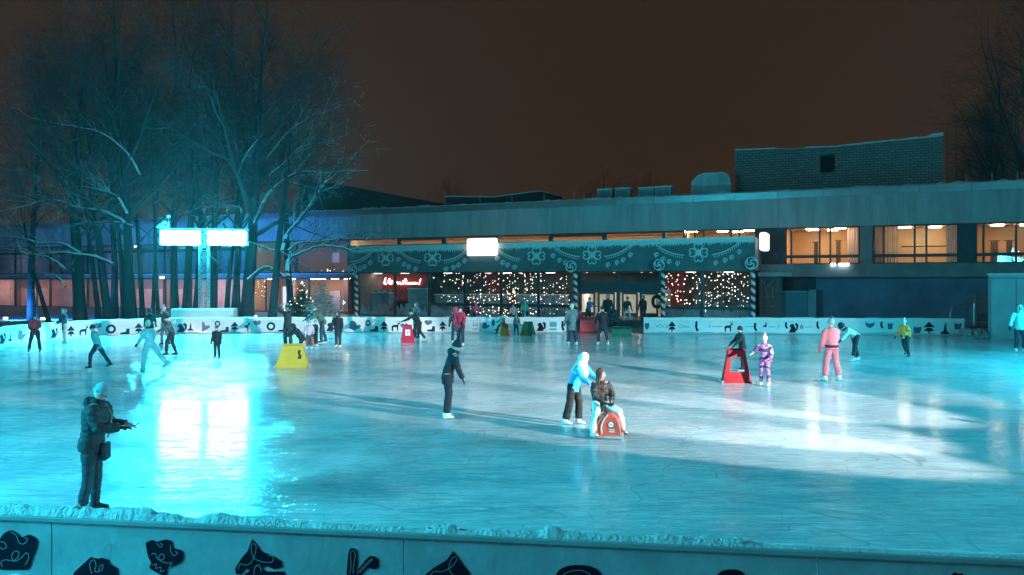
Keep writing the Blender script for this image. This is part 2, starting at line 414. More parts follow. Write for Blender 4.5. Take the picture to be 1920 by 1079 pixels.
person(66, 661, 1.66, 200, 'person in red jacket and black trousers gliding by the left boards', RED, BLACK, ('beanie', (.03, .04, .07)), BLACK, LL=(8, 9, 12), LR=(-6, 14, 6), AL=(20, 8, 50, 30), AR=(18, 8, 50, 30), hem=.1, topy=588)
person(121, 644, 1.62, 150, 'person in dark coat with pale fur hood and light trousers beside the red jacket', (.03, .045, .06), (.5, .52, .55), ('furhood', (.03, .045, .06), (.4, .45, .42)), (.6, .62, .65), hem=.17, AL=(20, 6, 40, 20), AR=(20, 6, 40, 20), topy=579)
person(183, 691, 1.66, 110, 'skater in pale teal jacket and navy trousers striding with arm stretched back', TEAL, NAVY, ('beanie', (.02, .025, .05)), BLACK, bend=16, headp=14, LL=(32, 8, 30), LR=(-26, 10, 4), AL=(-30, 35, 10, 0), AR=(-22, 12, 40, 0), hem=.1, foot=(0, 20), bulk=1.12, topy=608)
person(281, 697, 1.68, 60, 'skater all in pale blue with light cap pushing off on one leg', (.3, .55, .6), (.3, .55, .6), ('beanie', (.45, .6, .5)), (.2, .4, .45), bend=10, LL=(20, 5, 22), LR=(-38, 8, 6), AL=(12, 10, 30, 0), AR=(8, 14, 30, 0), collar=(.03, .04, .06), foot=(0, 28), topy=600)
person(281, 644, 1.76, 20, 'tall person in black hooded coat with back turned behind pale blue skater', BLACK, BLACK, ('hood', (.03, .025, .03)), BLACK, hem=.12, topy=578)
person(309, 647, 1.72, 70, 'person in black jacket and grey trousers wearing pale pompom hat', (.02, .03, .035), (.13, .15, .16), ('pompom', (.5, .55, .58), (.5, .55, .58)), BLACK, bend=8, hem=.09, AL=(65, 18, 40, 10), AR=(10, 14, 25, 0), headk=1.05, topy=573)
person(323, 667, 1.45, 110, 'child in dark camouflage jacket and black cap bending beside pompom hat', (.03, .05, .05), BLACK, ('beanie', BLACK), BLACK, bend=22, headp=16, LL=(30, 4, 30), LR=(0, 5, 20), AL=(20, 15, 45, 5), AR=(25, 14, 45, 5), toppat=cloth('camo_teal', None, 'camo', [(.02, .03, .04), (.03, .06, .06), (.1, .14, .13), (.02, .025, .03), (.2, .25, .24)]), topy=590)
person(407, 672, 1.38, 175, 'small child in black snowsuit standing alone in the bright reflection', (.015, .02, .03), (.015, .02, .03), ('beanie', (.03, .09, .12)), BLACK, bulk=1.1, LL=(4, 3, 10), LR=(-3, 5, 10), AL=(4, 10, 10, 0), AR=(4, 8, 14, 0), topy=610)
person(540, 655, 1.72, 165, 'person in black with striped scarf raising both arms to the head', BLACK, BLACK, ('beanie', BLACK), BLACK, AL=(120, 35, 70, 60), AR=(110, 45, 80, 60), collar=(.4, .42, .45), glove=(.3, .3, .32), LL=(14, 10, 8), LR=(-10, 10, 8), hem=.09, topy=567)
person(566, 674, 1.58, 115, 'black clad skater bending over yellow aid with white heart on back', (.012, .015, .022), (.012, .015, .022), ('hood', (.012, .015, .022)), BLACK, bend=36, headp=50, LL=(20, 6, 18), LR=(4, 6, 20), AL=(50, 8, 25, 0), AR=(50, 8, 25, 0), hem=.08, bulk=1.15, topy=606)
person(580, 655, 1.22, 185, 'toddler in lavender jacket with blue pompom hat behind bending black skater', (.36, .36, .52), (.05, .06, .09), ('pompom', (.1, .3, .42), (.1, .3, .42)), (.5, .5, .55), headk=1.15, bulk=1.15, topy=600)
person(604, 643, 1.86, 125, 'adult in olive green parka leaning over a child', (.11, .16, .12), (.03, .05, .065), ('beanie', (.12, .16, .13)), BLACK, bend=34, headp=30, LL=(14, 5, 14), LR=(-12, 6, 8), AL=(40, 8, 25, 0), AR=(38, 8, 25, 0), hem=.1, bulk=1.22, topy=571)
person(592, 650, 1.2, 150, 'small child in black standing in front of olive parka adult', (.02, .02, .028), (.03, .015, .02), ('beanie', (.25, .3, .3)), (.4, .45, .48), headk=1.12, LL=(6, 6, 10), LR=(-4, 6, 10), topy=599)
person(634, 653, 1.62, 165, 'person in knee length black coat standing with both feet together', (.015, .017, .028), (.015, .03, .045), ('hood', (.03, .04, .05)), (.55, .58, .6), hem=.2, bulk=1.1, LL=(2, 1, 3), LR=(0, 1, 3), AL=(6, 12, 12, 0), AR=(6, 16, 12, 0), topy=583)
person(786, 641, 1.52, 95, 'skater in black with pale scarf crouching over red aid with white panel', (.012, .014, .02), BLACK, ('beanie', BLACK), (.4, .42, .45), bend=42, headp=10, LL=(36, 5, 36), LR=(-6, 6, 30), AL=(50, 8, 20, 0), AR=(50, 8, 20, 0), collar=(.5, .52, .55), topy=579)
person(781, 634, 1.78, 150, 'tall person in dull teal coat standing behind the crouching black skater', (.05, .1, .12), (.03, .04, .05), ('hood', (.05, .1, .12)), BLACK, hem=.14, AL=(20, 8, 40, 10), AR=(20, 8, 40, 10), topy=566)
person(854, 645, 1.74, 10, 'person in long patterned dark coat with crimson hood seen from behind', (.02, .02, .03), NAVY, ('hood', (.6, .03, .1)), (.5, .52, .55), hem=.2, bulk=1.1, toppat=cloth('floral_dark', None, 'camo', [(.012, .014, .025), (.02, .02, .035), (.012, .014, .025), (.15, .17, .2), (.015, .015, .03)]), topy=575)
person(864, 649, 1.76, 150, 'person in red jacket and black hat close beside long patterned coat', (.5, .02, .06), NAVY, ('beanie', BLACK), (.5, .52, .55), collar=(.4, .4, .42), hem=.12, topy=572)
person(1073, 648, 1.86, 20, 'tall person in long grey green coat seen from behind at the boards gap', (.12, .19, .2), (.02, .03, .055), ('beanie', (.55, .6, .58)), (.6, .62, .62), hem=.19, bulk=1.12, LL=(14, 3, 12), LR=(-6, 3, 6), AL=(10, 8, 18, 0), AR=(26, 16, 26, 0), topy=569)
person(1130, 648, 1.8, 15, 'person in black knee length coat walking on skates towards the gap', (.01, .011, .017), NAVY, ('beanie', (.01, .012, .018)), (.55, .58, .6), hem=.17, bulk=1.1, LL=(14, 6, 8), LR=(-12, 6, 6), AL=(14, 14, 20, 0), AR=(14, 14, 20, 0), topy=573)
person(1392, 694, 1.62, 95, 'person in black hooded jacket pushing tall red aid with a square opening', (.012, .02, .028), BLACK, ('beanie', BLACK), BLACK, bend=10, headp=6, LL=(8, 4, 10), LR=(-6, 5, 8), AL=(32, 6, 14, 0), AR=(32, 6, 14, 0), hem=.09, hair=('short', BLACK), bulk=1.1, topy=611)
pk = [(.03, .035, .1), (.55, .08, .28), (.3, .42, .6), (.025, .025, .08), (.5, .1, .33)]
person(1434, 724, 1.44, 150, 'child in navy and pink striped snowsuit with pale pink pompom hat', None, None, ('pompom', (.75, .5, .62), (.7, .3, .5)), (.8, .85, .85), headk=1.1, toppat=cloth('stripe_suit', None, 'stripe', pk), pantpat=cloth('stripe_suit_legs', None, 'stripe', pk), AL=(15, 12, 25, 5), AR=(35, 24, 40, 0), glove=[(.4, .15, .3), (.35, .6, .3)], bulk=1.12, topy=627)
pinky = person(1560, 715, 1.7, 15, 'person in pale pink snowsuit with dark belt and grey pompom hat', (.7, .2, .25), (.7, .2, .25), ('pompom', (.25, .4, .42), (.03, .05, .06)), (.7, .75, .78), hem=.05, bulk=1.18, LL=(8, 8, 10), LR=(6, 10, 14), AL=(8, 10, 12, 0), AR=(24, 16, 26, 0), flare=1.25, glove=(.5, .1, .12), topy=596)
bm_ = MB(); pp = pinky.pel
bm_.tube([pp+Vector((0, 0, -.015)), pp+Vector((0, 0, .055))], [(.096*1.7*1.2, .08*1.7*1.22)]*2, 18, side=(1, 0, 0))
bo_ = bm_.build('belt', cloth('belt_fabric', (.05, .01, .03)), None, True, world=False); bo_.parent = pinky.root
person(1604, 678, 1.74, 105, 'person with black helmet and white mint jacket bending forward over straight legs', (.55, .75, .72), BLACK, ('helmet', BLACK), (.5, .52, .55), bend=62, headp=55, LL=(22, 10, 4), LR=(-16, 8, 4), AL=(42, 10, 12, 0), AR=(45, 10, 12, 0), hem=.03, collar=BLACK, topy=604)
person(1697, 670, 1.42, 120, 'child in yellow green patterned jacket with pale pointed hat and black trousers', None, (.015, .02, .03), ('pompom', (.35, .5, .52), (.5, .6, .6)), BLACK, toppat=cloth('yellow_camo', None, 'camo', [(.85, .3, .03), (.9, .36, .04), (.5, .2, .05), (.95, .42, .1), (.2, .12, .06)]), bend=8, LL=(6, 8, 8), LR=(-18, 8, 20), AL=(8, 24, 16, 0), AR=(12, 18, 20, 0), foot=(0, 18), glove=(.03, .06, .07), topy=598)
person(1913, 661, 1.76, 150, 'adult in pale mint jacket and navy trousers at the right edge of the rink', (.4, .7, .68), NAVY, ('hood', (.4, .7, .68)), (.7, .75, .75), LL=(4, 3, 6), LR=(-2, 3, 6), AL=(8, 26, 10, 0), AR=(14, 20, 14, 0), hem=.08, bulk=1.15, topy=571)
# the dark skater in mid-rink
dk = person(838, 785, 1.74, RIGHT+12, 'skater in plain black jacket and black trousers gliding alone across mid rink', (.012, .016, .028), (.012, .016, .028), ('pompom', (.02, .035, .045), (.02, .03, .04)), (.7, .72, .75), bend=20, headp=22, LL=(8, 3, 16), LR=(4, 3, 12), AL=(-8, 6, 8, 0), AR=(10, 6, 14, 0), hem=.11, near=True, flare=1.15, collar=(.02, .03, .045), topy=637)
# the pair on the sledge
wh = person(1076, 797, 1.68, RIGHT-34, 'woman in blue jacket with white hood and black trousers pushing a seated friend', (.04, .4, .72), (.012, .013, .016), ('scarf', (.82, .82, .82)), (.75, .76, .78), bend=24, headp=26, LL=(10, 3, 12), LR=(-6, 4, 8), AL=(36, 8, 22, 0), AR=(34, 8, 26, 0), hem=.09, bulk=1.1, near=True, flare=1.28, hair=('short', (.2, .09, .05)), glove=(.7, .7, .7), topy=659)
sd = GR(1140, 818)
sit = person(0, 0, 1.64, RIGHT-64, 'long haired woman in dark camouflage jacket and white trousers sitting on orange sledge', None, (.78, .84, .86), (None, None), (.82, .78, .7), bend=6, headp=4, topy=690, yaw=48, LL=(74, 26, 82), LR=(72, 30, 58), AL=(24, 6, 34, 34), AR=(26, 6, 34, 34), hem=.09, bulk=1.15, near=True, hair=('long', (.17, .055, .035)), glove=BLACK, loc=(sd.x-.14, sd.y+.3, 0), foot=(0, -14), flare=1.1,
             toppat=cloth('camo_brown', None, 'camo', [(.015, .013, .014), (.06, .045, .04), (.015, .014, .016), (.2, .16, .14), (.03, .025, .025)]))
# the man at the near boards
man = person(172, 961, 1.83, RIGHT+8, 'man in dark puffer jacket and pale knit cap standing at near boards looking at phone', (.022, .035, .042), (.022, .04, .055), ('beanie', (.2, .38, .42)), BLACK, bend=8, headp=42, LL=(4, 0, 6), LR=(-1, 1, 8), AL=(18, 8, 66, 20), AR=(24, 10, 62, 24), hem=.075, bulk=1.22, near=True, quilt=.012, flare=.92, glove=[(.5, .55, .57), (.012, .013, .02)], collar=(.015, .018, .028), topy=716)
# people at and behind the gap in the boards (they stand on the raised entrance steps)
def back(px, Y, h, rz, label, z0=.45, **kw):
    kw.setdefault('sole', False); kw.setdefault('skate', BLACK)
    return person(0, 0, h, rz, label, loc=((px-CX)/F*Y, Y, z0), z0=z0, group='people by the entrance', **kw)
back(1139, 48.4, 1.76, 185, 'person in black coat with khaki fur hood standing on the entrance step', top=(.012, .013, .018), pants=BLACK, hat=('furhood', (.1, .09, .06), (.25, .22, .14)), hem=.22, bulk=1.2)
back(1103, 48.2, 1.62, 215, 'person in bright blue jacket behind the red bench', top=(.04, .13, .33), pants=NAVY, hat=('beanie', BLACK), bend=14, AL=(40, 10, 40, 10), AR=(40, 10, 40, 10))
back(1088, 47.3, 1.3, 170, 'child in crimson jacket beside the grey green coat', z0=.0, top=(.5, .02, .07), pants=NAVY, hat=('beanie', (.4, .1, .12)), headk=1.1)
back(1155, 46.9, 1.72, 130, 'person in charcoal coat stooping over green sledge in the gap', z0=.0, top=(.03, .04, .045), pants=BLACK, hat=('hood', (.03, .04, .045)), bend=34, headp=25, hem=.2, AL=(40, 8, 20, 0), AR=(40, 8, 20, 0), bulk=1.15)
back(1174, 49.2, 1.66, 200, 'person in dark brown jacket stepping down beside the door frame', top=(.03, .02, .025), pants=(.4, .36, .35), hat=('beanie', BLACK), bend=20, LL=(30, 5, 20))
back(1206, 49.6, 1.68, 150, 'person all in black at the right end of the entrance step', top=BLACK, pants=BLACK, hat=('hood', BLACK), hem=.12)
back(890, 51.5, 1.5, 240, 'child in pink jacket standing beyond the boards', z0=.15, top=(.6, .06, .2), pants=NAVY, hat=('hood', (.55, .1, .2)), bend=10)
back(984, 52.2, 1.68, 165, 'person in bright turquoise coat standing beyond the boards', z0=.1, top=(.05, .45, .42), pants=NAVY, hat=('hood', (.05, .45, .42)), hem=.2)
back(962, 51.0, 1.5, 190, 'person in pale grey jacket left of the turquoise coat beyond the boards', z0=.1, top=(.3, .32, .34), pants=NAVY, hat=('beanie', (.2, .05, .08)))
# two children resting against the far boards
person(944, 627, 1.5, 140, 'child in dull teal jacket sitting on orange aid against far boards', (.1, .24, .24), (.06, .02, .04), ('beanie', (.06, .12, .12)), BLACK, bend=8, LL=(62, 12, 50), LR=(68, 14, 62), AL=(40, 8, 30, 10), AR=(40, 8, 30, 10), hem=.06, topy=587)
person(968, 630, 1.3, 200, 'child in grey camouflage suit standing between orange and green aids', None, BLACK, ('beanie', (.15, .16, .17)), BLACK, toppat=cloth('camo_grey', None, 'camo', [(.03, .035, .04), (.1, .11, .12), (.03, .035, .04), (.22, .24, .25), (.05, .06, .06)]), headk=1.1, topy=588)
# skaters just outside the right edge whose shadows cross the ice in view
for (x, y, a, lb) in ((13.4, 13.2, 30, 'skater in grey jacket gliding outside the right edge'), (14.3, 14.0, 200, 'skater in navy coat outside the right edge beside the grey jacket'), (14.0, 9.2, 120, 'skater in brown jacket nearest the right floodlight mast')):
    person(0, 0, 1.75, a, lb, (.2, .2, .22) if 'grey' in lb else ((.03, .04, .1) if 'navy' in lb else (.12, .06, .03)), NAVY, ('beanie', (.1, .1, .12)), loc=(x, y, 0), LL=(10, 8, 10), LR=(-10, 8, 8))
# ================================================================ SETTING
def struct(o): o['kind'] = 'structure'; return o
# ---- ice: frosted white ice with skate scratches and a clear wet gloss
def ice_mat():
    m, t, o = nt('ice')
    b = N(t, 'ShaderNodeBsdfPrincipled'); tc = N(t, 'ShaderNodeTexCoord')
    b.inputs['IOR'].default_value = 1.31
    def noise(sc_, det, mapsc=(1, 1, 1), rot=0, dist=0):
        mp = N(t, 'ShaderNodeMapping'); mp.inputs['Scale'].default_value = mapsc; mp.inputs['Rotation'].default_value = (0, 0, rot)
        L(t, tc.outputs['Object'], mp.inputs[0]); n = N(t, 'ShaderNodeTexNoise', Scale=sc_, Detail=det, Roughness=.6, Distortion=dist); L(t, mp.outputs[0], n.inputs['Vector']); return n.outputs['Fac']
    def ramp(f, p0, p1, a=0.0, b_=1.0):
        r = N(t, 'ShaderNodeMapRange'); L(t, f, r.inputs[0]); r.inputs[1].default_value = p0; r.inputs[2].default_value = p1; r.inputs[3].default_value = a; r.inputs[4].default_value = b_; return r.outputs[0]
    def math_(op, a, b_):
        n = N(t, 'ShaderNodeMath', operation=op)
        for i, v in enumerate((a, b_)):
            if isinstance(v, (int, float)): n.inputs[i].default_value = v
            else: L(t, v, n.inputs[i])
        return n.outputs[0]
    big = ramp(noise(.22, 5, dist=.8), .35, .68)
    scr = None
    for k, (rot, s) in enumerate(((.35, 1.0), (-.5, 1.3), (1.2, .8), (.05, 1.1), (2.3, 1.2))):
        w = noise(1.1*s, 6, (.22, 3.4, 1), rot, 1.6)
        ln = ramp(math_('ABSOLUTE', math_('SUBTRACT', w, .5), 0), .0, .02, 1, 0)
        msk = ramp(noise(.5, 3, (1, 1, 1), rot*3+k), .46, .6)
        ln = math_('MULTIPLY', ln, msk)
        scr = ln if scr is None else math_('MAXIMUM', scr, ln)
    fine = ramp(noise(6, 6, (.5, 2.2, 1), .25), .4, .75)
    fr = math_('ADD', math_('MULTIPLY', big, .4), math_('ADD', math_('MULTIPLY', scr, .45), math_('MULTIPLY', fine, .4)))
    rp = N(t, 'ShaderNodeValToRGB'); L(t, fr, rp.inputs[0])
    rp.color_ramp.elements[0].position = .18; rp.color_ramp.elements[1].position = .82; rp.color_ramp.elements[0].color = (.36, .5, .57, 1); rp.color_ramp.elements[1].color = (.74, .85, .88, 1)
    mx = N(t, 'ShaderNodeMix', data_type='RGBA'); L(t, math_('MULTIPLY', scr, .85), mx.inputs['Factor']); L(t, rp.outputs[0], mx.inputs[6]); mx.inputs[7].default_value = (.82, .9, .92, 1)
    cut = None
    for k, (sc_, ms, rot) in enumerate(((.5, (.4, 1.1, 1), .8), (.8, (1.0, .45, 1), .3), (.65, (.5, 1, 1), 2.2), (1.1, (.6, .9, 1), 1.4))):
        q = ramp(math_('ABSOLUTE', math_('SUBTRACT', noise(sc_, 1.2, ms, rot, .8), .5), 0), 0, .006, 1, 0)
        q = math_('MULTIPLY', q, ramp(noise(.35, 3, (1, 1, 1), k*1.7), .44, .58))
        cut = q if cut is None else math_('MAXIMUM', cut, q)
    cut = math_('MULTIPLY', cut, .75)
    m2 = N(t, 'ShaderNodeMix', data_type='RGBA'); L(t, cut, m2.inputs['Factor']); L(t, mx.outputs[2], m2.inputs[6]); m2.inputs[7].default_value = (.26, .4, .46, 1)
    L(t, m2.outputs[2], b.inputs['Base Color'])
    L(t, ramp(fr, 0, 1, .035, .085), b.inputs['Roughness'])
    b.inputs['Specular IOR Level'].default_value = .48
    hz_ = math_('ADD', math_('MULTIPLY', scr, .5), math_('ADD', math_('MULTIPLY', noise(2.2, 5, (.16, 1.9, 1), .03), 1.6), math_('MULTIPLY', fine, .25)))
    bp = N(t, 'ShaderNodeBump', Strength=.26, Distance=.012); L(t, hz_, bp.inputs['Height']); L(t, bp.outputs[0], b.inputs['Normal'])
    L(t, b.outputs[0], o.inputs[0])
    return m
# far left boards follow a bend; right run is straight
def bl(px, Y): return Vector(((px-CX)/F*Y, Y, 0))
PATH_L = [bl(-130, 29.5), bl(-60, 33.4), bl(0, 36.8), bl(60, 39.4), bl(120, 41.6), bl(190, 43.4), bl(300, 45.0), bl(380, 45.6), bl(460, 46.0), bl(600, 46.4), bl(800, 46.5), bl(1062, 46.5)]
PATH_R = [bl(1207, 46.2), bl(1400, 45.8), bl(1600, 45.3), bl(1808, 44.8)]
NA = Vector((-16, 8.48, 0)); NB = Vector((12, 4.77, 0))          # line of the near boards
g = MB(); g.quad((-220, -60, -.03), (220, -60, -.03), (220, 320, -.03), (-220, 320, -.03))
struct(g.build('ground', mat('trodden_snow', (.42, .43, .45), .9, .35, .25, .6, 3)))
ib = MB()
outl = [(-26, 9.8), (-16, 8.48), (12, 4.77), (30, 2.4), (34, 20), (36, 40), (30, 43.6)]+[(p.x, p.y+.03) for p in reversed(PATH_R)]+[(5.2, 47.6), (2.3, 47.6)]+[(p.x, p.y+.03) for p in reversed(PATH_L)]
ib.poly([(x, y, 0) for x, y in outl])
struct(ib.build('ice', ice_mat()))
# scraped snow lying along the foot of the far boards
def drift(name, path, w, h, seed, zb=.004, step=.35, side=-1):
    r = random.Random(seed); pts = []
    for a, b in zip(path, path[1:]):
        n = max(1, int((b-a).length/step))
        pts += [a+(b-a)*(i/n) for i in range(n)]
    pts.append(path[-1]); mb = MB(); rows = []
    for i, p in enumerate(pts):
        t = (pts[min(i+1, len(pts)-1)]-pts[max(i-1, 0)]).normalized(); nrm = Vector((t.y, -t.x, 0))*(-side)
        ww = w*r.uniform(.55, 1.4); hh = h*r.uniform(.3, 1.5)
        rows.append([p+nrm*(ww*q)+Vector((0, 0, zb+hh*z_)) for q, z_ in ((0, 1), (.3, .8), (.65, .35), (1, 0))])
    vs = [v for rw in rows for v in rw]
    mb.add(vs, [(i*4+k, i*4+k+1, (i+1)*4+k+1, (i+1)*4+k) for i in range(len(rows)-1) for k in range(3)])
    return mb
d1 = drift('snow', PATH_L[1:], .5, .09, 3); d2 = drift('snow', PATH_R, .5, .09, 4)
d1.add(d2.v, d2.f)
tag(d1.build('snow_scrapings', M_snow, smooth=True), None, None, None, 'stuff')

# ---------------------------------------------------------------- printed pictures on the boards
def arcpts(cx, cy, r, a0, a1, n=10): return [(cx+r*math.cos(R(a0+(a1-a0)*i/n)), cy+r*math.sin(R(a0+(a1-a0)*i/n))) for i in range(n+1)]
def ribbon2(pts, w):
    out = []; m = len(pts)
    for i in range(m):
        a = pts[max(i-1, 0)]; b = pts[min(i+1, m-1)]; dx, dy = b[0]-a[0], b[1]-a[1]; l = math.hypot(dx, dy) or 1
        nx, ny = -dy/l*w/2, dx/l*w/2
        out.append(((pts[i][0]+nx, pts[i][1]+ny), (pts[i][0]-nx, pts[i][1]-ny)))
    return out
SH = {
 'mitten': [[(-.35, -.5), (.1, -.5), (.42, .05), (.5, .3), (.36, .42), (.2, .3), (.12, .15), (.02, .4), (-.15, .5), (-.38, .45), (-.5, .25), (-.45, -.1)]],
 'fir_tree': [[(-.08, -.5), (.08, -.5), (.08, -.3), (-.08, -.3)], [(-.45, -.3), (.45, -.3), (.2, -.02), (-.2, -.02)], [(-.5, .02), (.5, .02), (.0, .5)]],
 'deer': [[(-.42, -.5), (-.32, -.5), (-.28, -.12), (.05, -.12), (.1, -.5), (.18, -.5), (.2, -.05), (.22, .15), (.4, .2), (.32, .3), (.2, .32), (.1, .12), (-.3, .1), (-.46, -.05)], [(.16, .3), (.2, .3), (.1, .5), (.05, .5)], [(.24, .3), (.28, .3), (.4, .5), (.34, .52)]],
 'boot': [[(-.5, -.45), (.3, -.5), (.45, -.4), (.42, .4), (.15, .42), (.1, -.1), (-.35, -.2)]],
 'bell_flower': [[(-.4, -.1), (-.1, -.45), (.35, -.2), (.5, .2), (.25, .5), (.05, .3), (-.2, .45), (-.5, .25)]],
 'squirrel': [[(-.45, -.5), (.2, -.5), (.3, -.2), (.15, .1), (.0, .35), (-.2, .3), (-.35, .1), (-.2, -.05), (-.3, -.3)], [(.25, -.45), (.48, -.15), (.5, .25), (.3, .45), (.15, .3), (.3, .1), (.3, -.2)]],
 'cone_tree': [[(-.45, -.5), (.45, -.5), (.3, -.3), (.15, -.25), (.1, .5), (-.02, .5), (-.12, -.2), (-.35, -.3)]],
 'bear': [[(-.4, -.5), (.35, -.5), (.5, .1), (.45, .5), (.25, .32), (-.2, .3), (-.4, .5), (-.5, .1)]],
 'fox': [[(-.5, .5), (-.25, .25), (.25, .25), (.5, .5), (.42, -.1), (.0, -.5), (-.42, -.1)]],
 'sock': [[(-.2, .5), (.2, .5), (.15, -.1), (.4, -.3), (.25, -.5), (-.1, -.4), (-.3, 0)]],
}
def ring_poly(r0, r1, n=16): return [[(math.cos(a0)*r0, math.sin(a0)*r0), (math.cos(a1)*r0, math.sin(a1)*r0), (math.cos(a1)*r1, math.sin(a1)*r1), (math.cos(a0)*r1, math.sin(a0)*r1)] for a0, a1 in [(2*PI*i/n, 2*PI*(i+1)/n) for i in range(n)]]
SH['wreath'] = ring_poly(.26, .5); SH['square_logo'] = [[(-.5, -.1), (.5, -.1), (.5, .5), (-.5, .5)], [(-.5, -.5), (.5, -.5), (.5, -.3), (-.5, -.3)]]
SH['gate_logo'] = [[(-.4, -.2), (-.28, -.2), (-.28, .5), (-.4, .5)], [(.28, -.2), (.4, -.2), (.4, .5), (.28, .5)], [(-.28, .05), (.28, .05), (.28, .17), (-.28, .17)], [(-.5, -.5), (.5, -.5), (.5, -.36), (-.5, -.36)]]
SH['dash'] = [[(-.5, -.5), (.5, -.5), (.5, .5), (-.5, .5)]]
def on_path(path, px):
    for a, b in zip(path, path[1:]):
        pa = a.x/a.y*F+CX; pb = b.x/b.y*F+CX
        if pa <= px <= pb:
            rx = (px-CX)/F; d = b-a
            s = (rx*a.y-a.x)/(d.x-rx*d.y); t = d.normalized()
            return a+d*s, t
def board_run(name, label, path, prints, group=None, end_cap=False):
    root = empty(name, path[0], label, 'rink board', group)
    pn = MB(); cp = MB(); kick = MB()
    def sweep(mb, w0, w1, z0, z1):
        rows = []
        for i, p in enumerate(path):
            t = (path[min(i+1, len(path)-1)]-path[max(i-1, 0)]).normalized(); nrm = Vector((t.y, -t.x, 0))
            rows += [p+nrm*w0+Vector((0, 0, z0)), p+nrm*w1+Vector((0, 0, z0)), p+nrm*w1+Vector((0, 0, z1)), p+nrm*w0+Vector((0, 0, z1))]
        m = len(path)
        mb.add(rows, [(i*4+k, i*4+(k+1) % 4, (i+1)*4+(k+1) % 4, (i+1)*4+k) for i in range(m-1) for k in range(4)]+[(3, 2, 1, 0), tuple((m-1)*4+k for k in range(4))])
    sweep(pn, -.05, 0, .0, .8); sweep(cp, -.09, .035, .803, .93)
    pn.build('panel', M_panel, root); cp.build('cap_rail', M_white, root)
    dr = drift('s', [p+Vector((0, 0, 0)) for p in path], .07, .05, 9, .93, .3)
    sw = MB()
    r = random.Random(len(path))
    pts = []
    for a, b in zip(path, path[1:]):
        n = max(1, int((b-a).length/.4)); pts += [a+(b-a)*(i/n) for i in range(n)]
    pts.append(path[-1]); rows = []
    for i, p in enumerate(pts):
        t = (pts[min(i+1, len(pts)-1)]-pts[max(i-1, 0)]).normalized(); nrm = Vector((t.y, -t.x, 0)); hh = r.uniform(.015, .06)
        rows += [p+nrm*.04+Vector((0, 0, .932)), p+nrm*.02+Vector((0, 0, .932+hh)), p-nrm*.06+Vector((0, 0, .932+hh)), p-nrm*.09+Vector((0, 0, .932))]
    sw.add(rows, [(i*4+k, (i+1)*4+k, (i+1)*4+k+1, i*4+k+1) for i in range(len(pts)-1) for k in range(3)])
    sw.build('snow_cap', M_snow, root, smooth=True)
    for (px, kind, zc, w, h, *ex) in prints:
        q = on_path(path, px)
        if not q: continue
        p, t = q; nrm = Vector((t.y, -t.x, 0)); mb = MB(); rot = R(ex[0]) if ex else 0
        flip = ex[1] if len(ex) > 1 else 1
        for pl in SH[kind]:
            pts = []
            for x, z in pl:
                x *= flip; x, z = x*w, z*h; x, z = x*math.cos(rot)-z*math.sin(rot), x*math.sin(rot)+z*math.cos(rot)
                pts.append(p+t*x+nrm*.004+Vector((0, 0, zc+z)))
            if flip < 0: pts.reverse()
            mb.poly(pts)
        mb.build(kind+'_print', M_ink2 if kind in ('mitten', 'bell_flower', 'bear', 'fox') else (mat('print_teal', (.12, .3, .36), .5, .1) if 'logo' in kind or kind == 'dash' else M_ink), root)
    return root
def text_on(path, px, zc, body, size, root, name, m):
    p, t = on_path(path, px); nrm = Vector((t.y, -t.x, 0))
    cu = bpy.data.curves.new(name, 'FONT'); cu.body = body; cu.size = size; cu.align_x = 'CENTER'; cu.align_y = 'CENTER'; cu.fill_mode = 'BOTH'
    o = bpy.data.objects.new(name, cu); COL.objects.link(o)
    me = bpy.data.meshes.new_from_object(o.evaluated_get(bpy.context.evaluated_depsgraph_get())); bpy.data.objects.remove(o)
    M = Matrix((t, Vector((0, 0, 1)), nrm)).transposed().to_4x4(); M.translation = p+nrm*.004+Vector((0, 0, zc)); me.transform(M)
    me.materials.clear(); me.materials.append(m); oo = bpy.data.objects.new(name, me); COL.objects.link(oo); setparent(oo, root); return oo
pl = []
for px, k in ((4, 'squirrel'), (19, 'cone_tree'), (40, 'mitten'), (101, 'squirrel'), (133, 'fir_tree'), (158, 'deer'), (184, 'bell_flower'), (208, 'wreath'), (234, 'boot'), (260, 'fir_tree'), (340, 'squirrel'), (357, 'cone_tree'), (381, 'mitten'), (408, 'wreath'), (421, 'boot'), (440, 'fir_tree'), (462, 'deer'), (482, 'bell_flower'), (508, 'wreath'), (529, 'boot'), (620, 'squirrel'), (665, 'mitten'), (690, 'wreath'), (701, 'boot'), (720, 'fir_tree'), (743, 'deer'), (758, 'bell_flower'), (803, 'bell_flower'), (808, 'boot'), (830, 'fir_tree'), (891, 'gate_logo'), (911, 'mitten'), (925, 'fir_tree'), (931, 'boot'), (1014, 'squirrel'), (1037, 'square_logo'), (1055, 'sock')):
    s = {'squirrel': (.62, .6), 'cone_tree': (.42, .42), 'mitten': (.72, .52), 'fir_tree': (.46, .6), 'deer': (.62, .62), 'bell_flower': (.5, .36), 'wreath': (.52, .52), 'boot': (.56, .36), 'gate_logo': (.34, .42), 'square_logo': (.42, .5), 'sock': (.3, .6)}[k]
    zc = .42
    if k == 'bell_flower' and px not in (758,): zc = .62
    if k == 'boot': zc = .27
    if px in (911, 925, 931, 690, 408): s = (s[0]*.6, s[1]*.7)
    if px in (690, 408, 925): zc = .6
    if px < 110: s = (s[0]*.9, s[1]*.95)
    pl.append((px, k, zc, s[0], s[1], -25 if k == 'mitten' else 0))
far = board_run('rink_board', 'long far boards bending round the left side with winter pictures', PATH_L, pl, 'boards round the rink')
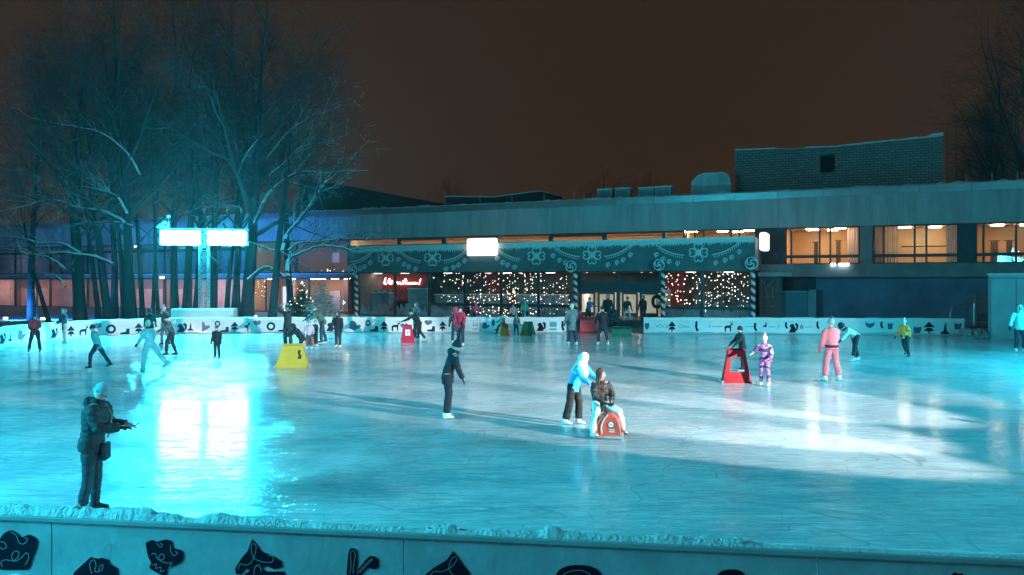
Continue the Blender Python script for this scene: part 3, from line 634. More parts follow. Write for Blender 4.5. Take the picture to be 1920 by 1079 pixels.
pr = [(1213, 'bell_flower', .42, .3, .5), (1260, 'fir_tree', .42, .48, .62), (1306, 'sock', .42, .3, .62), (1330, 'dash', .42, .09, .09), (1345, 'dash', .42, .62, .035), (1367, 'deer', .42, .6, .62, 0, 1), (1405, 'dash', .42, .45, .035), (1416, 'sock', .4, .3, .5), (1434, 'boot', .55, .24, .3), (1447, 'dash', .42, .4, .035), (1474, 'sock', .5, .26, .4), (1487, 'squirrel', .4, .6, .6), (1503, 'wreath', .42, .2, .2), (1516, 'dash', .42, .4, .035), (1533, 'sock', .52, .25, .45), (1577, 'dash', .42, .5, .035), (1631, 'fox', .55, .55, .4), (1653, 'sock', .55, .28, .4), (1669, 'bear', .52, .3, .42), (1720, 'bear', .3, .45, .42), (1742, 'fir_tree', .42, .65, .68), (1772, 'cone_tree', .36, .6, .62), (1796, 'bear', .52, .42, .42)]
farr = board_run('rink_board', 'straight right boards beyond the pink snowsuit with pale sponsor lettering', PATH_R, pr, 'boards round the rink')
M_let = mat('print_teal', (.12, .3, .36), .5, .1)
text_on(PATH_R, 1241, .42, 'VOCE', .3, farr, 'lettering', M_let)
text_on(PATH_R, 1284, .42, 'Drev.', .3, farr, 'lettering', M_let)
text_on(PATH_R, 1459, .42, '7', .3, farr, 'lettering', M_let)
# ---------------------------------------------------------------- near boards
nd_ = (NB-NA).normalized(); nn = Vector((nd_.y, -nd_.x, 0))     # nn looks at the camera
def nearpt(px, py, off=.0):
    """pixel ray to the outer face of the near boards"""
    d = Vector(((px-CX)/F, 1, (HZ-py)/F)); o = Vector((0, 0, CH)); a = NA+nn*off
    s = (a-o).dot(nn)/d.dot(nn); return o+d*s
near = empty('rink_board', NA, 'near boards across the bottom with dark mitten and ornament prints', 'rink board', 'boards round the rink')
EXT0 = NA-nd_*4; EXT1 = NB
joints = [nearpt(97, 990), nearpt(757, 1020), nearpt(1533, 1060)]
ss = [0]+[(j-EXT0).dot(nd_) for j in joints]+[(EXT1-EXT0).length]
M_np = mat('near_board_panel', (.5, .57, .62), .5, .3, 1.6, .2, 14)
for a, b in zip(ss, ss[1:]):
    m_ = MB(); p0 = EXT0+nd_*(a+.006); p1 = EXT0+nd_*(b-.006)
    m_.prism([p0+nn*.0, p1+nn*.0, p1+Vector((0, 0, 1.03)), p0+Vector((0, 0, 1.03))], -nn*.05)
    m_.build('panel', M_np, near)
m_ = MB(); m_.prism([EXT0+nn*.02+Vector((0, 0, 1.034)), EXT1+nn*.02+Vector((0, 0, 1.034)), EXT1+nn*.02+Vector((0, 0, 1.085)), EXT0+nn*.02+Vector((0, 0, 1.085))], -nn*.14)
bevel(m_.build('cap_rail', mat('near_cap', (.42, .47, .5), .45, .2, 2), near), .012)
# snow left along the near cap rail: broken ridges and crumbs
m_ = MB(); r = random.Random(21); n = 900; rows = []; LN = (EXT1-EXT0).length
from mathutils import noise as mnoise
for i in range(n+1):
    s = LN*i/n; p = EXT0+nd_*s
    a = max(0, mnoise.noise((s*.9, 3.3, 0))*.5+.32)+.5*max(0, mnoise.noise((s*3.1, 8.1, 0)))
    pxs = p.x/p.y*F+CX
    k = 1.3 if pxs < 760 else (1.0 if pxs < 1420 else .18)
    if 330 < pxs < 370: k *= .3
    
    for c0, wd, am in ((250, 40, .05), (430, 90, .06), (835, 30, .11), (1035, 22, .1), (1330, 26, .09), (1372, 22, .1), (130, 60, .05)):
        a += am*6*max(0, 1-(abs(pxs-c0)/wd)**2)*(.35+1.1*abs(mnoise.noise((s*13, c0, 0))))
    k = max(k, .8) if a > .8 else k
    h = .012+.085*a*k*(1+.5*mnoise.noise((s*14, 1, 0))+.3*mnoise.noise((s*37, 4, 0)))
    rows.append([p+nn*(.012-.02*r.random())+Vector((0, 0, 1.086)), p-nn*.02+Vector((0, 0, 1.086+h*.75)), p-nn*.06+Vector((0, 0, 1.086+h*(1+.25*mnoise.noise((s*22, 5, 0))))), p-nn*.1+Vector((0, 0, 1.086+h*.6)), p-nn*.13+Vector((0, 0, 1.086))])
m_.add([v for rw in rows for v in rw], [(i*5+k, (i+1)*5+k, (i+1)*5+k+1, i*5+k+1) for i in range(n) for k in range(4)])
for c0, c1, cnt, hz in ((215, 300, 20, .035), (800, 860, 22, .05), (1000, 1060, 12, .045), (1290, 1400, 18, .05), (60, 190, 22, .03), (380, 520, 30, .05)):
    for i in range(cnt):
        px_ = r.uniform(c0, c1); p = nearpt(px_, 1000); s = (p-EXT0).dot(nd_); p = EXT0+nd_*s-nn*r.uniform(.02, .1)+Vector((0, 0, 1.086+r.uniform(0, hz)))
        q = r.uniform(.005, .016); p.z -= q*.5; m_.ball(p, (q*r.uniform(1, 2.2), q*r.uniform(.8, 1.6), q*r.uniform(.6, 1.2)), 7, 5, Matrix.Rotation(r.uniform(0, 3), 3, 'Z'))
m_.build('snow_ridge', M_snow, near, smooth=True)
# pictures on the near boards, traced onto the board face itself
def near_print(name, polys, lines):
    mb = MB()
    for pl_ in polys:
        mb.poly([nearpt(x, y, .004) for x, y in reversed(pl_)] if False else [nearpt(x, y, .004) for x, y in pl_])
    o = mb.build(name, M_ink, near)
    for ln in lines:
        rb = ribbon2(ln, 1.35); lb = MB()
        for (a, b), (c, d) in zip(rb, rb[1:]): lb.quad(nearpt(*a, .007), nearpt(*b, .007), nearpt(*d, .007), nearpt(*c, .007))
        lb.build('scroll_line', M_inkline, o)
def sm(pts, n=5):
    out = []; P_ = [pts[0]]+list(pts)+[pts[-1]]
    for i in range(1, len(P_)-2):
        for k in range(n):
            t = k/n; a, b, c, d = P_[i-1], P_[i], P_[i+1], P_[i+2]
            out.append(tuple(.5*((2*b[j])+(-a[j]+c[j])*t+(2*a[j]-5*b[j]+4*c[j]-d[j])*t*t+(-a[j]+3*b[j]-3*c[j]+d[j])*t**3) for j in (0, 1)))
    out.append(pts[-1]); return out
near_print('mitten_print', [sm([(0, 1010), (8, 1000), (22, 995), (35, 1002), (40, 1008), (55, 1003), (68, 1010), (71, 1022), (62, 1048), (55, 1066), (40, 1069), (-10, 1066), (-25, 1040), (-10, 1020), (0, 1010)])], [sm([(20, 998), (30, 1004), (36, 1018), (45, 1020), (52, 1012), (46, 1009)]), sm([(4, 1063), (2, 1055), (10, 1050), (25, 1052), (35, 1042), (33, 1034), (25, 1036), (22, 1046), (28, 1053), (40, 1046), (50, 1037), (54, 1046), (47, 1060)]), sm([(0, 1016), (8, 1018), (12, 1026), (4, 1030), (0, 1026)])])
near_print('ornament_print', [[(138, 1074), (170, 1045), (185, 1048), (190, 1046), (205, 1050), (207, 1058), (221, 1066), (225, 1090), (200, 1120), (160, 1120), (135, 1095)]], [sm([(196, 1047), (195, 1035), (200, 1022), (207, 1021), (209, 1032), (204, 1046)]), sm([(172, 1076), (168, 1058), (176, 1050), (180, 1060), (178, 1072), (190, 1070), (193, 1060), (187, 1062), (185, 1072)])])
near_print('mitten_print', [sm([(273, 1018), (285, 1013), (295, 1016), (310, 1012), (322, 1016), (326, 1028), (340, 1032), (344, 1042), (340, 1055), (320, 1064), (314, 1067), (313, 1079), (305, 1080), (281, 1066), (283, 1056), (277, 1042), (273, 1018)])], [sm([(293, 1018), (300, 1026), (305, 1022), (300, 1019)]), sm([(320, 1022), (320, 1034), (326, 1042), (333, 1038), (328, 1034)]), sm([(284, 1040), (290, 1038), (296, 1048), (305, 1050), (308, 1042), (301, 1040), (298, 1050), (312, 1056), (322, 1056), (316, 1066)]), sm([(286, 1060), (294, 1058), (292, 1066), (302, 1064), (301, 1072), (309, 1070)])])
near_print('fir_tree_print', [[(473, 1011), (480, 1020), (490, 1034), (510, 1042), (528, 1053), (529, 1064), (514, 1068), (500, 1062), (490, 1068), (482, 1060), (470, 1072), (462, 1066), (452, 1078), (442, 1077), (441, 1066), (452, 1048), (464, 1034)], [(460, 1076), (482, 1062), (500, 1072), (533, 1072), (538, 1095), (450, 1095)]], [sm([(447, 1068), (450, 1058), (460, 1060), (470, 1056), (478, 1040), (480, 1024), (474, 1020), (471, 1030), (476, 1046), (492, 1054), (510, 1054), (512, 1044), (503, 1042)]), sm([(476, 1078), (478, 1064), (486, 1060), (490, 1072)])])
near_print('hare_print', [sm([(650, 1079), (651, 1060), (654, 1034), (661, 1028), (669, 1034), (670, 1060), (667, 1074), (676, 1062), (690, 1046), (700, 1043), (709, 1050), (709, 1064), (700, 1068), (690, 1066), (676, 1084), (674, 1110), (650, 1110), (650, 1079)])], [sm([(656, 1076), (658, 1058), (657, 1040), (662, 1033), (666, 1040), (663, 1060), (662, 1076)]), sm([(670, 1076), (684, 1060), (694, 1050), (698, 1050), (688, 1060), (676, 1074)])])
near_print('bauble_print', [[(850, 1034), (858, 1044), (866, 1056), (880, 1074), (884, 1095), (850, 1120), (810, 1100), (797, 1078), (815, 1064), (838, 1050)]], [sm([(805, 1080), (815, 1072), (830, 1072), (848, 1062), (856, 1050), (853, 1044), (846, 1050), (842, 1066), (850, 1080)])])
near_print('wreath_print', [sm([(1042, 1079), (1050, 1068), (1068, 1061), (1090, 1060), (1112, 1064), (1126, 1075), (1130, 1090), (1110, 1110), (1060, 1110), (1040, 1090), (1042, 1079)])], [sm([(1056, 1078), (1068, 1072), (1090, 1070), (1108, 1078)])])
near_print('bauble_print', [sm([(1344, 1079), (1354, 1071), (1370, 1068), (1386, 1070), (1396, 1079), (1398, 1095), (1370, 1115), (1342, 1095), (1344, 1079)])], [])
near_print('star_print', [[(1783, 1079), (1790, 1073), (1795, 1076), (1806, 1076), (1800, 1090), (1786, 1090)]], [])
# snow bank on the near side at the lower left corner
m_ = MB(); rows = []
for i in range(15):
    x = -4.4+i*.2
    for j, (yy, zz) in enumerate(((3.6, .2), (4.2, 1.05), (4.8, 1.25), (5.3, 1.22), (5.9, .6), (6.2, -.02))):
        m_.v.append((x, yy+.05*math.sin(i*1.3+j), max(-.02, zz*(1.0 if i < 6 else max(.25, 1-(i-6)*.11))*(1+.03*math.sin(i*2.1+j))-.0-.012*i)))
m_.f = [(i*6+j, (i+1)*6+j, (i+1)*6+j+1, i*6+j+1) for i in range(14) for j in range(5)]; m_.m = [0]*len(m_.f)
tag(m_.build('snow_bank', M_snow, smooth=True), None, None, None, 'structure')
# ================================================================ THE LONG BUILDING
Of = Vector(((640-CX)/F*73, 73, 0)); _e = Vector(((1920-CX)/F*51.02, 51.02, 0))
U = (_e-Of).normalized(); Nf = Vector((U.y, -U.x, 0))      # Nf faces the rink
ZV = Vector((0, 0, 1))
def W(u, z, d=0.0): return Of+U*u+Nf*d+ZV*z
def fY(px, d=0.0):
    rx = (px-CX)/F; o = Of+Nf*d
    return (o.x*U.y-o.y*U.x)/(rx*U.y-U.x)
def fu(px, d=0.0):
    Y = fY(px, d); p = Vector(((px-CX)/F*Y, Y, 0)); return (p-Of-Nf*d).dot(U)
def fz(px, py, d=0.0): return CH+(HZ-py)/F*fY(px, d)
def fp(px, py, d=0.0): return W(fu(px, d), fz(px, py, d), d)
def fbox(mb, u0, u1, z0, z1, d0, d1): return mb.box((u0, d0, z0), (u1, d1, z1), lambda x, y, z: W(x, z, y))
bld = empty('long_building', W(0, 0), 'long two storey building with deep concrete roof fascia and lit upper windows', 'building')
UL, UR = fu(-260), fu(2150)
ZT, ZB, ZS1, ZS0 = 9.72, 7.05, 4.32, 3.46       # fascia top, fascia bottom, floor slab top and bottom
# fascia in cast panels, parapet strip of sheet metal over it
m_ = MB(); pw = 6.2; u = UL
while u < UR:
    fbox(m_, u+.008, min(u+pw, UR)-.008, ZB, ZT-.5, -.3, 0); u += pw
m_.build('fascia', mat('fascia_concrete', (.44, .46, .47), .85, .3, 1.0, .25, 8, stretch=(1.3, 1.3, .16)), bld)
m_ = MB(); u = UL; rr = random.Random(3)
while u < UR:
    fbox(m_, u+.012, min(u+3.1, UR)-.012, ZT-.5+.003, ZT, -.3, .06+rr.uniform(-.012, .012)); u += 3.1
m_.build('parapet_flashing', mat('sheet_metal', (.42, .44, .46), .3, .2, .8, .3, 2, metal=.6), bld)
m_ = MB(); fbox(m_, UL, UR, ZB+.003, ZT-.02, -16, -.303); m_.build('roof_slab', M_dark, bld)
m_ = MB(); rows = []; n = 420     # snow on the roof edge
for i in range(n+1):
    u = UL+(UR-UL)*i/n; h = .1+.16*max(0, mnoise.noise((u*.5, 2, 0)))+.16*max(0, mnoise.noise((u*1.9, 7, 0)))
    rows += [W(u, ZT+.002, .05), W(u, ZT+h, -.1), W(u, ZT+h*1.15, -.6), W(u, ZT+.12, -3), W(u, ZT+.12, -15)]
m_.add(rows, [(i*5+k, (i+1)*5+k, (i+1)*5+k+1, i*5+k+1) for i in range(n) for k in range(4)])
m_.build('roof_snow', M_snow, bld, smooth=True)
# floor slab band (right of the entrance) and thin slab (left)
uP0, uP1 = fu(655, 4), fu(1416, 4)
m_ = MB(); fbox(m_, uP1+.02, UR, ZS0, ZS1, -.6, .9); fbox(m_, uP1+.02, UR, ZS0-.06, ZS0-.003, -.6, .98); m_.build('floor_band', mat('band_concrete', (.24, .25, .26), .85, .3, .8, .2, 8), bld)
m_ = MB(); fbox(m_, UL, uP0-.02, 3.38, 3.72, -.6, .5); m_.build('floor_slab', M_conc, bld)
m_ = MB(); fbox(m_, UL, uP0-.02, 3.723, 3.82, -.3, .5); m_.build('slab_snow', M_snow, bld)
m_ = MB(); fbox(m_, fu(1530, -1.2), UR, 0, ZS0-.065, -1.6, -1.3)
m_.build('lower_wall', mat('dark_render', (.2, .24, .36), .8, .25, .6), bld)
m_ = MB(); fbox(m_, uP1, fu(1530, -1.2), 0, ZS0-.065, -1.6, -1.3); m_.build('lower_wall', mat('lower_dark', (.09, .09, .1), .8, .3, 1), bld)
# piers between the upper windows
m_ = MB(); fbox(m_, fu(1613, -.2), fu(1636, -.2), ZS1+.003, ZB-.003, -.8, -.15); m_.build('pier', brick('teal_brick', (.2, .22, .23), (.26, .28, .3), (.12, .13, .14), 9), bld)
m_ = MB(); fbox(m_, fu(1797, -.2), fu(1829, -.2), ZS1+.003, ZB-.003, -.8, -.15); m_.build('pier', mat('dark_pier', (.06, .07, .08), .7, .3, 2), bld)
m_ = MB(); fbox(m_, fu(1418, -.2), fu(1472, -.2), ZS1+.003, ZB-.003, -.8, -.15); m_.build('pier', mat('dark_pier', (.06, .07, .08), .7, .3, 2), bld)
# ---- rooms: five sided boxes with ceiling lamps
M_lampw = emis('ceiling_lamp_glow', (1, .78, .5), 62)
def room(u0, u1, z0, z1, d0, dep, wall, lamps, parent, floor=(.2, .15, .12), st=M_lampw, sz=(.75, .35), name='room'):
    mb = MB(); a = lambda u, z, d: W(u, z, d); d1 = d0-dep
    mb.quad(a(u0, z0, d1), a(u1, z0, d1), a(u1, z1, d1), a(u0, z1, d1))
    mb.quad(a(u0, z0, d0), a(u0, z0, d1), a(u0, z1, d1), a(u0, z1, d0)); mb.quad(a(u1, z0, d1), a(u1, z0, d0), a(u1, z1, d0), a(u1, z1, d1))
    mb.quad(a(u0, z1, d1), a(u1, z1, d1), a(u1, z1, d0), a(u0, z1, d0))
    mb.mi = 1; mb.quad(a(u0, z0, d0), a(u1, z0, d0), a(u1, z0, d1), a(u0, z0, d1))
    o = mb.build(name, [mat('room_wall', wall, .8, .18, .7), mat('room_floor', floor, .5, .2, 2)], parent)
    for (lu, ld) in lamps:
        lm = MB(); fbox(lm, lu-sz[0]/2, lu+sz[0]/2, z1-.09, z1-.03, d0-ld-sz[1]/2, d0-ld+sz[1]/2); lo = lm.build('ceiling_lamp', st, o)
    return o
def window(u0, u1, z0, z1, d, bars, parent, rail=None, fw=.09, frame=None, pane=M_glass, name='window'):
    """bars: list of u positions of upright bars"""
    mb = MB(); dd = .06
    fbox(mb, u0, u0+fw, z0, z1, d-dd, d+dd); fbox(mb, u1-fw, u1, z0, z1, d-dd, d+dd)
    us = [u0+fw]
    for b in bars: fbox(mb, b-fw*.7, b+fw*.7, z0+fw, z1-fw, d-dd, d+dd)
    fbox(mb, u0+fw, u1-fw, z0, z0+fw, d-dd, d+dd); fbox(mb, u0+fw, u1-fw, z1-fw, z1, d-dd, d+dd)
    if rail: fbox(mb, u0+fw, u1-fw, rail-fw*1.2, rail+fw*1.2, d-dd-.005, d+dd+.005)
    o = mb.build(name, frame or M_dark, parent)
    pb = MB(); pb.quad(W(u0+fw, z0+fw, d), W(u1-fw, z0+fw, d), W(u1-fw, z1-fw, d), W(u0+fw, z1-fw, d)); po = pb.build('pane', pane, o)
    return o
def fU(px): return fu(px, -.4)
ORANGE = (.62, .36, .17)
zr = fz(1560, 481, -.4)
def curtain(u0, u1, z0, z1, d, col, parent):
    mb = MB(); n = 24; rows = []
    for i in range(n+1):
        u = u0+(u1-u0)*i/n; rows += [W(u, z0, d+.07*math.sin(i*1.25)), W(u, z1, d+.05*math.sin(i*1.25+.3))]
    mb.add(rows, [(i*2, (i+1)*2, (i+1)*2+1, i*2+1) for i in range(n)]); return mb.build('curtain', curtain_mat(col), parent, smooth=True)
_cm = {}
def curtain_mat(col):
    if col in _cm: return _cm[col]
    m, t, o = nt('curtain_cloth'); d = N(t, 'ShaderNodeBsdfDiffuse'); tr = N(t, 'ShaderNodeBsdfTranslucent'); mx = N(t, 'ShaderNodeMixShader'); mx.inputs[0].default_value = .7
    tc = N(t, 'ShaderNodeTexCoord'); nz = N(t, 'ShaderNodeTexNoise', Scale=2.0, Detail=4.0); L(t, tc.outputs['Object'], nz.inputs[0]); rp = N(t, 'ShaderNodeValToRGB'); L(t, nz.outputs['Fac'], rp.inputs[0])
    rp.color_ramp.elements[0].color = c4(lite(col, .75)); rp.color_ramp.elements[1].color = c4(lite(col, 1.2))
    for q in (d, tr): L(t, rp.outputs[0], q.inputs['Color'])
    L(t, d.outputs[0], mx.inputs[1]); L(t, tr.outputs[0], mx.inputs[2]); L(t, mx.outputs[0], o.inputs[0]); _cm[col] = m
    return m
# right hand windows W1..W4
r1 = room(fU(1473), fU(1612), ZS1+.004, ZB-.003, -.5, 5, ORANGE, [(fU(1520), 1.2), (fU(1522), 2.2), (fU(1575), 1.0), (fU(1560), 3.0)], bld)
window(fU(1473), fU(1612), ZS1, ZB, -.4, [fU(1484), fU(1537), fU(1557)], bld, zr)
curtain(fU(1588), fU(1611), ZS1+.05, ZB-.1, -.7, (.7, .55, .5), bld)
r2 = room(fU(1637), fU(1797), ZS1+.004, ZB-.003, -.5, 4, (.6, .4, .22), [(fU(1700), 2.0), (fU(1760), 2.4)], bld)
window(fU(1637), fU(1797), ZS1, ZB, -.4, [fU(1657), fU(1715), fU(1737)], bld, zr)
curtain(fU(1662), fU(1684), ZS1+.05, ZB-.1, -.7, (.75, .55, .42), bld); curtain(fU(1640), fU(1655), ZS1+.05, ZB-.1, -.7, (.65, .52, .5), bld); curtain(fU(1775), fU(1795), ZS1+.05, ZB-.1, -.7, (.4, .38, .4), bld)
r3 = room(fU(1829), fU(2010), ZS1+.004, ZB-.003, -.5, 5, (.6, .36, .18), [(fU(1880), 2.0), (fU(1940), 2.4)], bld)
window(fU(1829), fU(2010), ZS1, ZB, -.4, [fU(1844), fU(1905), fU(1925)], bld, zr)
r0 = room(fU(1286), fU(1418), ZS1+.004, ZB-.003, -.5, 5, ORANGE, [(fU(1350), 1.2), (fU(1400), 1.2), (fU(1375), 2.4)], bld)
window(fU(1286), fU(1418), ZS1, ZB, -.4, [fU(1303), fU(1320), fU(1371), fU(1387)], bld, zr)
# furniture silhouettes in the lit rooms
for (px, py0, py1, w, d_) in ((1530, 455, 478, 8, -2.0), (1572, 452, 478, 9, -3.2), (1676, 452, 462, 4, -1.6), (1865, 452, 475, 12, -3), (1893, 452, 475, 10, -3)):
    mb = MB(); u = fu(px, d_); h1 = fz(px, py0, d_); fbox(mb, u-w*.018, u+w*.018, ZS1+.01, h1, d_-.25, d_); fbox(mb, u-w*.03, u+w*.03, h1+.003, h1+.06, d_-.3, d_+.03)
    bevel(mb.build('cabinet', mat('furniture_wood', (.12, .06, .04), .5, .3, 3), bld), .02)
mb = MB(); fbox(mb, fu(1690, -2.2), fu(1790, -2.2), 5.55, 5.63, -2.3, -2.2); mb.build('shelf_rail', mat('furniture_wood', (.12, .06, .04), .5, .3, 3), bld)
# clerestory strip above the canopy and glazing to its left
bays = [(470, 556), (556, 655), (655, 748), (748, 834), (834, 933), (933, 1032), (1032, 1135), (1135, 1245), (1245, 1284)]
for i, (a, b) in enumerate(bays):
    if i in (0, 1): zlo = 3.825
    else: zlo = ZS1
    window(fU(a)+.004, fU(b)-.004, zlo, ZB, -.4, [], bld, None, .14 if i not in (3, 6) else .26)
ro = room(fU(655), fU(1284), 4.4, ZB-.003, -.5, 6, (.66, .42, .24), [(fU(p), .42) for p in (700, 790, 882, 982, 1083, 1190, 1264)], bld, sz=(3.4, .36))
rl = room(fU(470), fU(655)-.01, 3.83, ZB-.003, -.5, 5, (.5, .25, .12), [(fU(p), .42) for p in (500, 540, 590, 630)], bld, sz=(1.6, .36), st=emis('balcony_lamp_glow', (1, .68, .42), 16))
mb = MB(); fbox(mb, fu(623, -3), fu(636, -3), fz(630, 493, -3), fz(630, 474, -3), -3.05, -3); mb.build('wall_picture', mat('pale_picture', (.5, .5, .45), .6, .2, 4), bld)
# lower storey left of the pavilion: warm lit hall
M_lamp2 = emis('hall_lamp_glow', (1, .76, .52), 60)
rl2 = room(fU(462), fU(655)-.01, 0, 3.36, -.5, 6, (.66, .33, .13), [(fU(490), 1), (fU(530), 1.2), (fU(575), 1), (fU(610), 1.4), (fU(640), 1), (fU(560), 3.5)], bld, st=M_lamp2)
window(fU(462), fU(655)-.004, 0, 3.375, -.4, [fU(499), fU(580)], bld, None, .1)
mb = MB(); fbox(mb, fu(530, -2), fu(541, -2), .3, fz(535, 538, -2), -2.2, -2.0); mb.build('glowing_doorway', emis('doorway_glow', (.9, .95, 1), 1.0), bld)  # brightness of the doorway put in as an emissive panel
for px, w_, h0 in ((480, 20, 2.0), (520, 8, 2.6), (550, 10, 3.3), (648, 12, 3.3), (590, 30, 1.1), (628, 24, 2.1)):
    mb = MB(); u = fu(px, -3); fbox(mb, u-w_*.025, u+w_*.025, .005, h0, -3.3, -3.0); bevel(mb.build('display_stand', mat('stand_%d' % px, [(.4, .2, .16), (.5, .3, .2), (.42, .4, .38), (.6, .5, .42), (.2, .12, .1), (.3, .2, .16)][(px//10) % 6], .6, .3, 3), bld), .03)
# far left wing glazing with drawn curtains, dimly lit
M_dimlamp = emis('dim_lamp_glow', (1, .6, .5), 95)
ub = [fU(p) for p in (-250, -160, -95, -30, 29, 95, 165, 245, 310, 390, 462)]
rw = room(ub[0], ub[-1]-.01, 3.83, ZB-.003, -1.4, 4, (.36, .3, .34), [(fU(p), 1.5) for p in (-60, 40, 220)], bld, st=emis('dim_lamp_blue', (.75, .66, .95), 26))
rw2 = room(ub[0], ub[-1]-.01, 0, 3.36, -1.4, 4, (.5, .33, .3), [(fU(p), 1.5) for p in (-100, 0, 60, 150, 230, 290, 340, 400, 440)], bld, st=M_dimlamp)
for i, (a, b) in enumerate(zip(ub, ub[1:])):
    window(a+.004, b-.004, 3.825, ZB, -.4, [a+(b-a)*.3] if i % 2 else [], bld, 6.3, .12)
    window(a+.004, b-.004, 0, 3.375, -.4, [a+(b-a)*.62] if not i % 2 else [], bld, None, .12)
    curtain(a+.3, b-.2, 3.9, ZB-.1, -1.0, (.62, .56, .68), bld); curtain(a+.2, a+(b-a)*.8, .05, 2.2 if i % 3 else 3.2, -1.0, (.8, .62, .6), bld)
# signs of services on the band: small cold lamps
for px in (1561, 1576, 1586):
    mb = MB(); p = fp(px, 497, .98); mb.box((-.14, -.1, -.09), (.14, .1, .09)); o = mb.build('wall_lamp', emis('cold_lamp', (.75, .95, 1), 9), None); o.location = p+Vector((0, -.12, .02)); tag(o, {1561: 'small white wall lamp on concrete band, the single one', 1576: 'small white wall lamp on concrete band, inner of the pair', 1586: 'small white wall lamp on concrete band below the brick pier'}[px], 'lamp', 'lamps on the concrete band'); bevel(o, .03)
# snow clad rooftop things
def rooftop(px0, px1, py0, py1, d): return fu(px0, d), fu(px1, d), fz((px0+px1)/2, py1, d), fz((px0+px1)/2, py0, d)
pent = empty('brick_penthouse', W(fu(1378, -6), ZT, -6), 'flat brick plant house on the roof with one dark square opening', 'plant house')
d_ = -6; u0, u1 = fu(1378, d_), fu(1769, d_); zl, zr_ = fz(1378, 283, d_), fz(1769, 256, d_); zm = fz(1560, 277, d_); uo0, uo1 = fu(1538, d_), fu(1565, d_); zo0, zo1 = fz(1550, 324, d_), fz(1550, 291, d_)
um = fu(1560, d_)
def ztop(u): return zl+(zm-zl)*(u-u0)/(um-u0) if u < um else zm+(zr_-zm)*(u-um)/(u1-um)
m_ = MB()
def wallpiece(a, b, za0, za1=None):
    m_.prism([W(a, za0, d_), W(b, za0, d_), W(b, za1 if za1 else ztop(b), d_), W(a, za1 if za1 else ztop(a), d_)], -Nf*5)
wallpiece(u0, uo0, ZT-.1); wallpiece(uo1, u1, ZT-.1)
m_.prism([W(uo0, ZT-.1, d_), W(uo1, ZT-.1, d_), W(uo1, zo0, d_), W(uo0, zo0, d_)], -Nf*5)
m_.prism([W(uo0, zo1, d_), W(uo1, zo1, d_), W(uo1, ztop(uo1), d_), W(uo0, ztop(uo0), d_)], -Nf*5)
def brick_u(name, c1, c2, mo):
    m, t, o = nt(name); b = N(t, 'ShaderNodeBsdfPrincipled', Roughness=.9); tc = N(t, 'ShaderNodeTexCoord'); mp = N(t, 'ShaderNodeMapping'); mp.inputs['Rotation'].default_value = (PI/2, 0, -math.atan2(U.y, U.x))
    vm = N(t, 'ShaderNodeMapping'); vm.inputs['Rotation'].default_value = (0, 0, -math.atan2(U.y, U.x)); L(t, tc.outputs['Object'], vm.inputs[0])
    sp = N(t, 'ShaderNodeSeparateXYZ'); L(t, vm.outputs[0], sp.inputs[0]); cb = N(t, 'ShaderNodeCombineXYZ'); L(t, sp.outputs[0], cb.inputs[0]); L(t, sp.outputs[2], cb.inputs[1])
    br = N(t, 'ShaderNodeTexBrick', Scale=1.0); br.inputs['Color1'].default_value = c4(c1); br.inputs['Color2'].default_value = c4(c2); br.inputs['Mortar'].default_value = c4(mo); br.inputs['Mortar Size'].default_value = .03; br.inputs['Brick Width'].default_value = .5; br.inputs['Row Height'].default_value = .2
    L(t, cb.outputs[0], br.inputs[0]); L(t, br.outputs[0], b.inputs['Base Color']); L(t, b.outputs[0], o.inputs[0]); return m
m_.build('wall', brick_u('silicate_brick', (.2, .2, .19), (.27, .27, .26), (.1, .1, .1)), pent)
m_ = MB(); fbox(m_, uo0-.1, uo1+.1, zo0-.1, zo1+.1, d_-1.2, d_-.7); m_.build('dark_opening', mat('opening_shade', (.012, .014, .016), .8, .3), pent)  # dark of the opening put in as a near-black box
m_ = MB(); n = 40; rows = []
for i in range(n+1):
    u = u0+(u1-u0)*i/n; h = (.13+.07*max(0, mnoise.noise((u*.9, 0, 2)))+(.16 if i > n-3 else 0))*(1 if i < 9 or i > 14 else .4); z = ztop(u); rows += [W(u, z+.003, d_+.12), W(u, z+h, d_+.08), W(u, z+h, d_-1), W(u, z+.003, d_-5)]
m_.add(rows, [(i*4+k, (i+1)*4+k, (i+1)*4+k+1, i*4+k+1) for i in range(n) for k in range(3)]); m_.build('snow_cap', M_snow, pent)
# skylight dome
d_ = -2.5; u0, u1, z0, z1 = rooftop(1296, 1370, 326, 357, d_)
sk = empty('skylight', W(u0, ZT, d_), 'rounded translucent skylight hood beside the brick plant house', 'skylight')
m_ = MB(); fbox(m_, u0, u1, ZT, z0+.35, d_-1.6, d_); m_.build('upstand', M_conc, sk)
prof = [(u0+.05, z0+.36), (u0+.12, z0+.75), (u0+.55, z1-.15), (u0+1.0, z1), (u1-.6, z1), (u1-.2, z1-.2), (u1-.05, z0+.36)]
m_ = MB(); m_.prism([W(u, z, d_) for u, z in prof][::-1], -Nf*1.5); m_.build('hood', mat('cloudy_plastic', (.4, .45, .47), .3, .4, 1.2), sk)
m_ = MB(); m_.tube([W(u, z+.04, d_+.0) for u, z in prof], .05, 6); m_.tube([W((u0+u1)/2-.5, z0+.4, d_+.03), W((u0+u1)/2-.5, z1, d_+.03)], .03, 5); m_.tube([W((u0+u1)/2+.5, z0+.4, d_+.03), W((u0+u1)/2+.5, z1-.05, d_+.03)], .03, 5); m_.build('hood_rib', M_snow, sk)
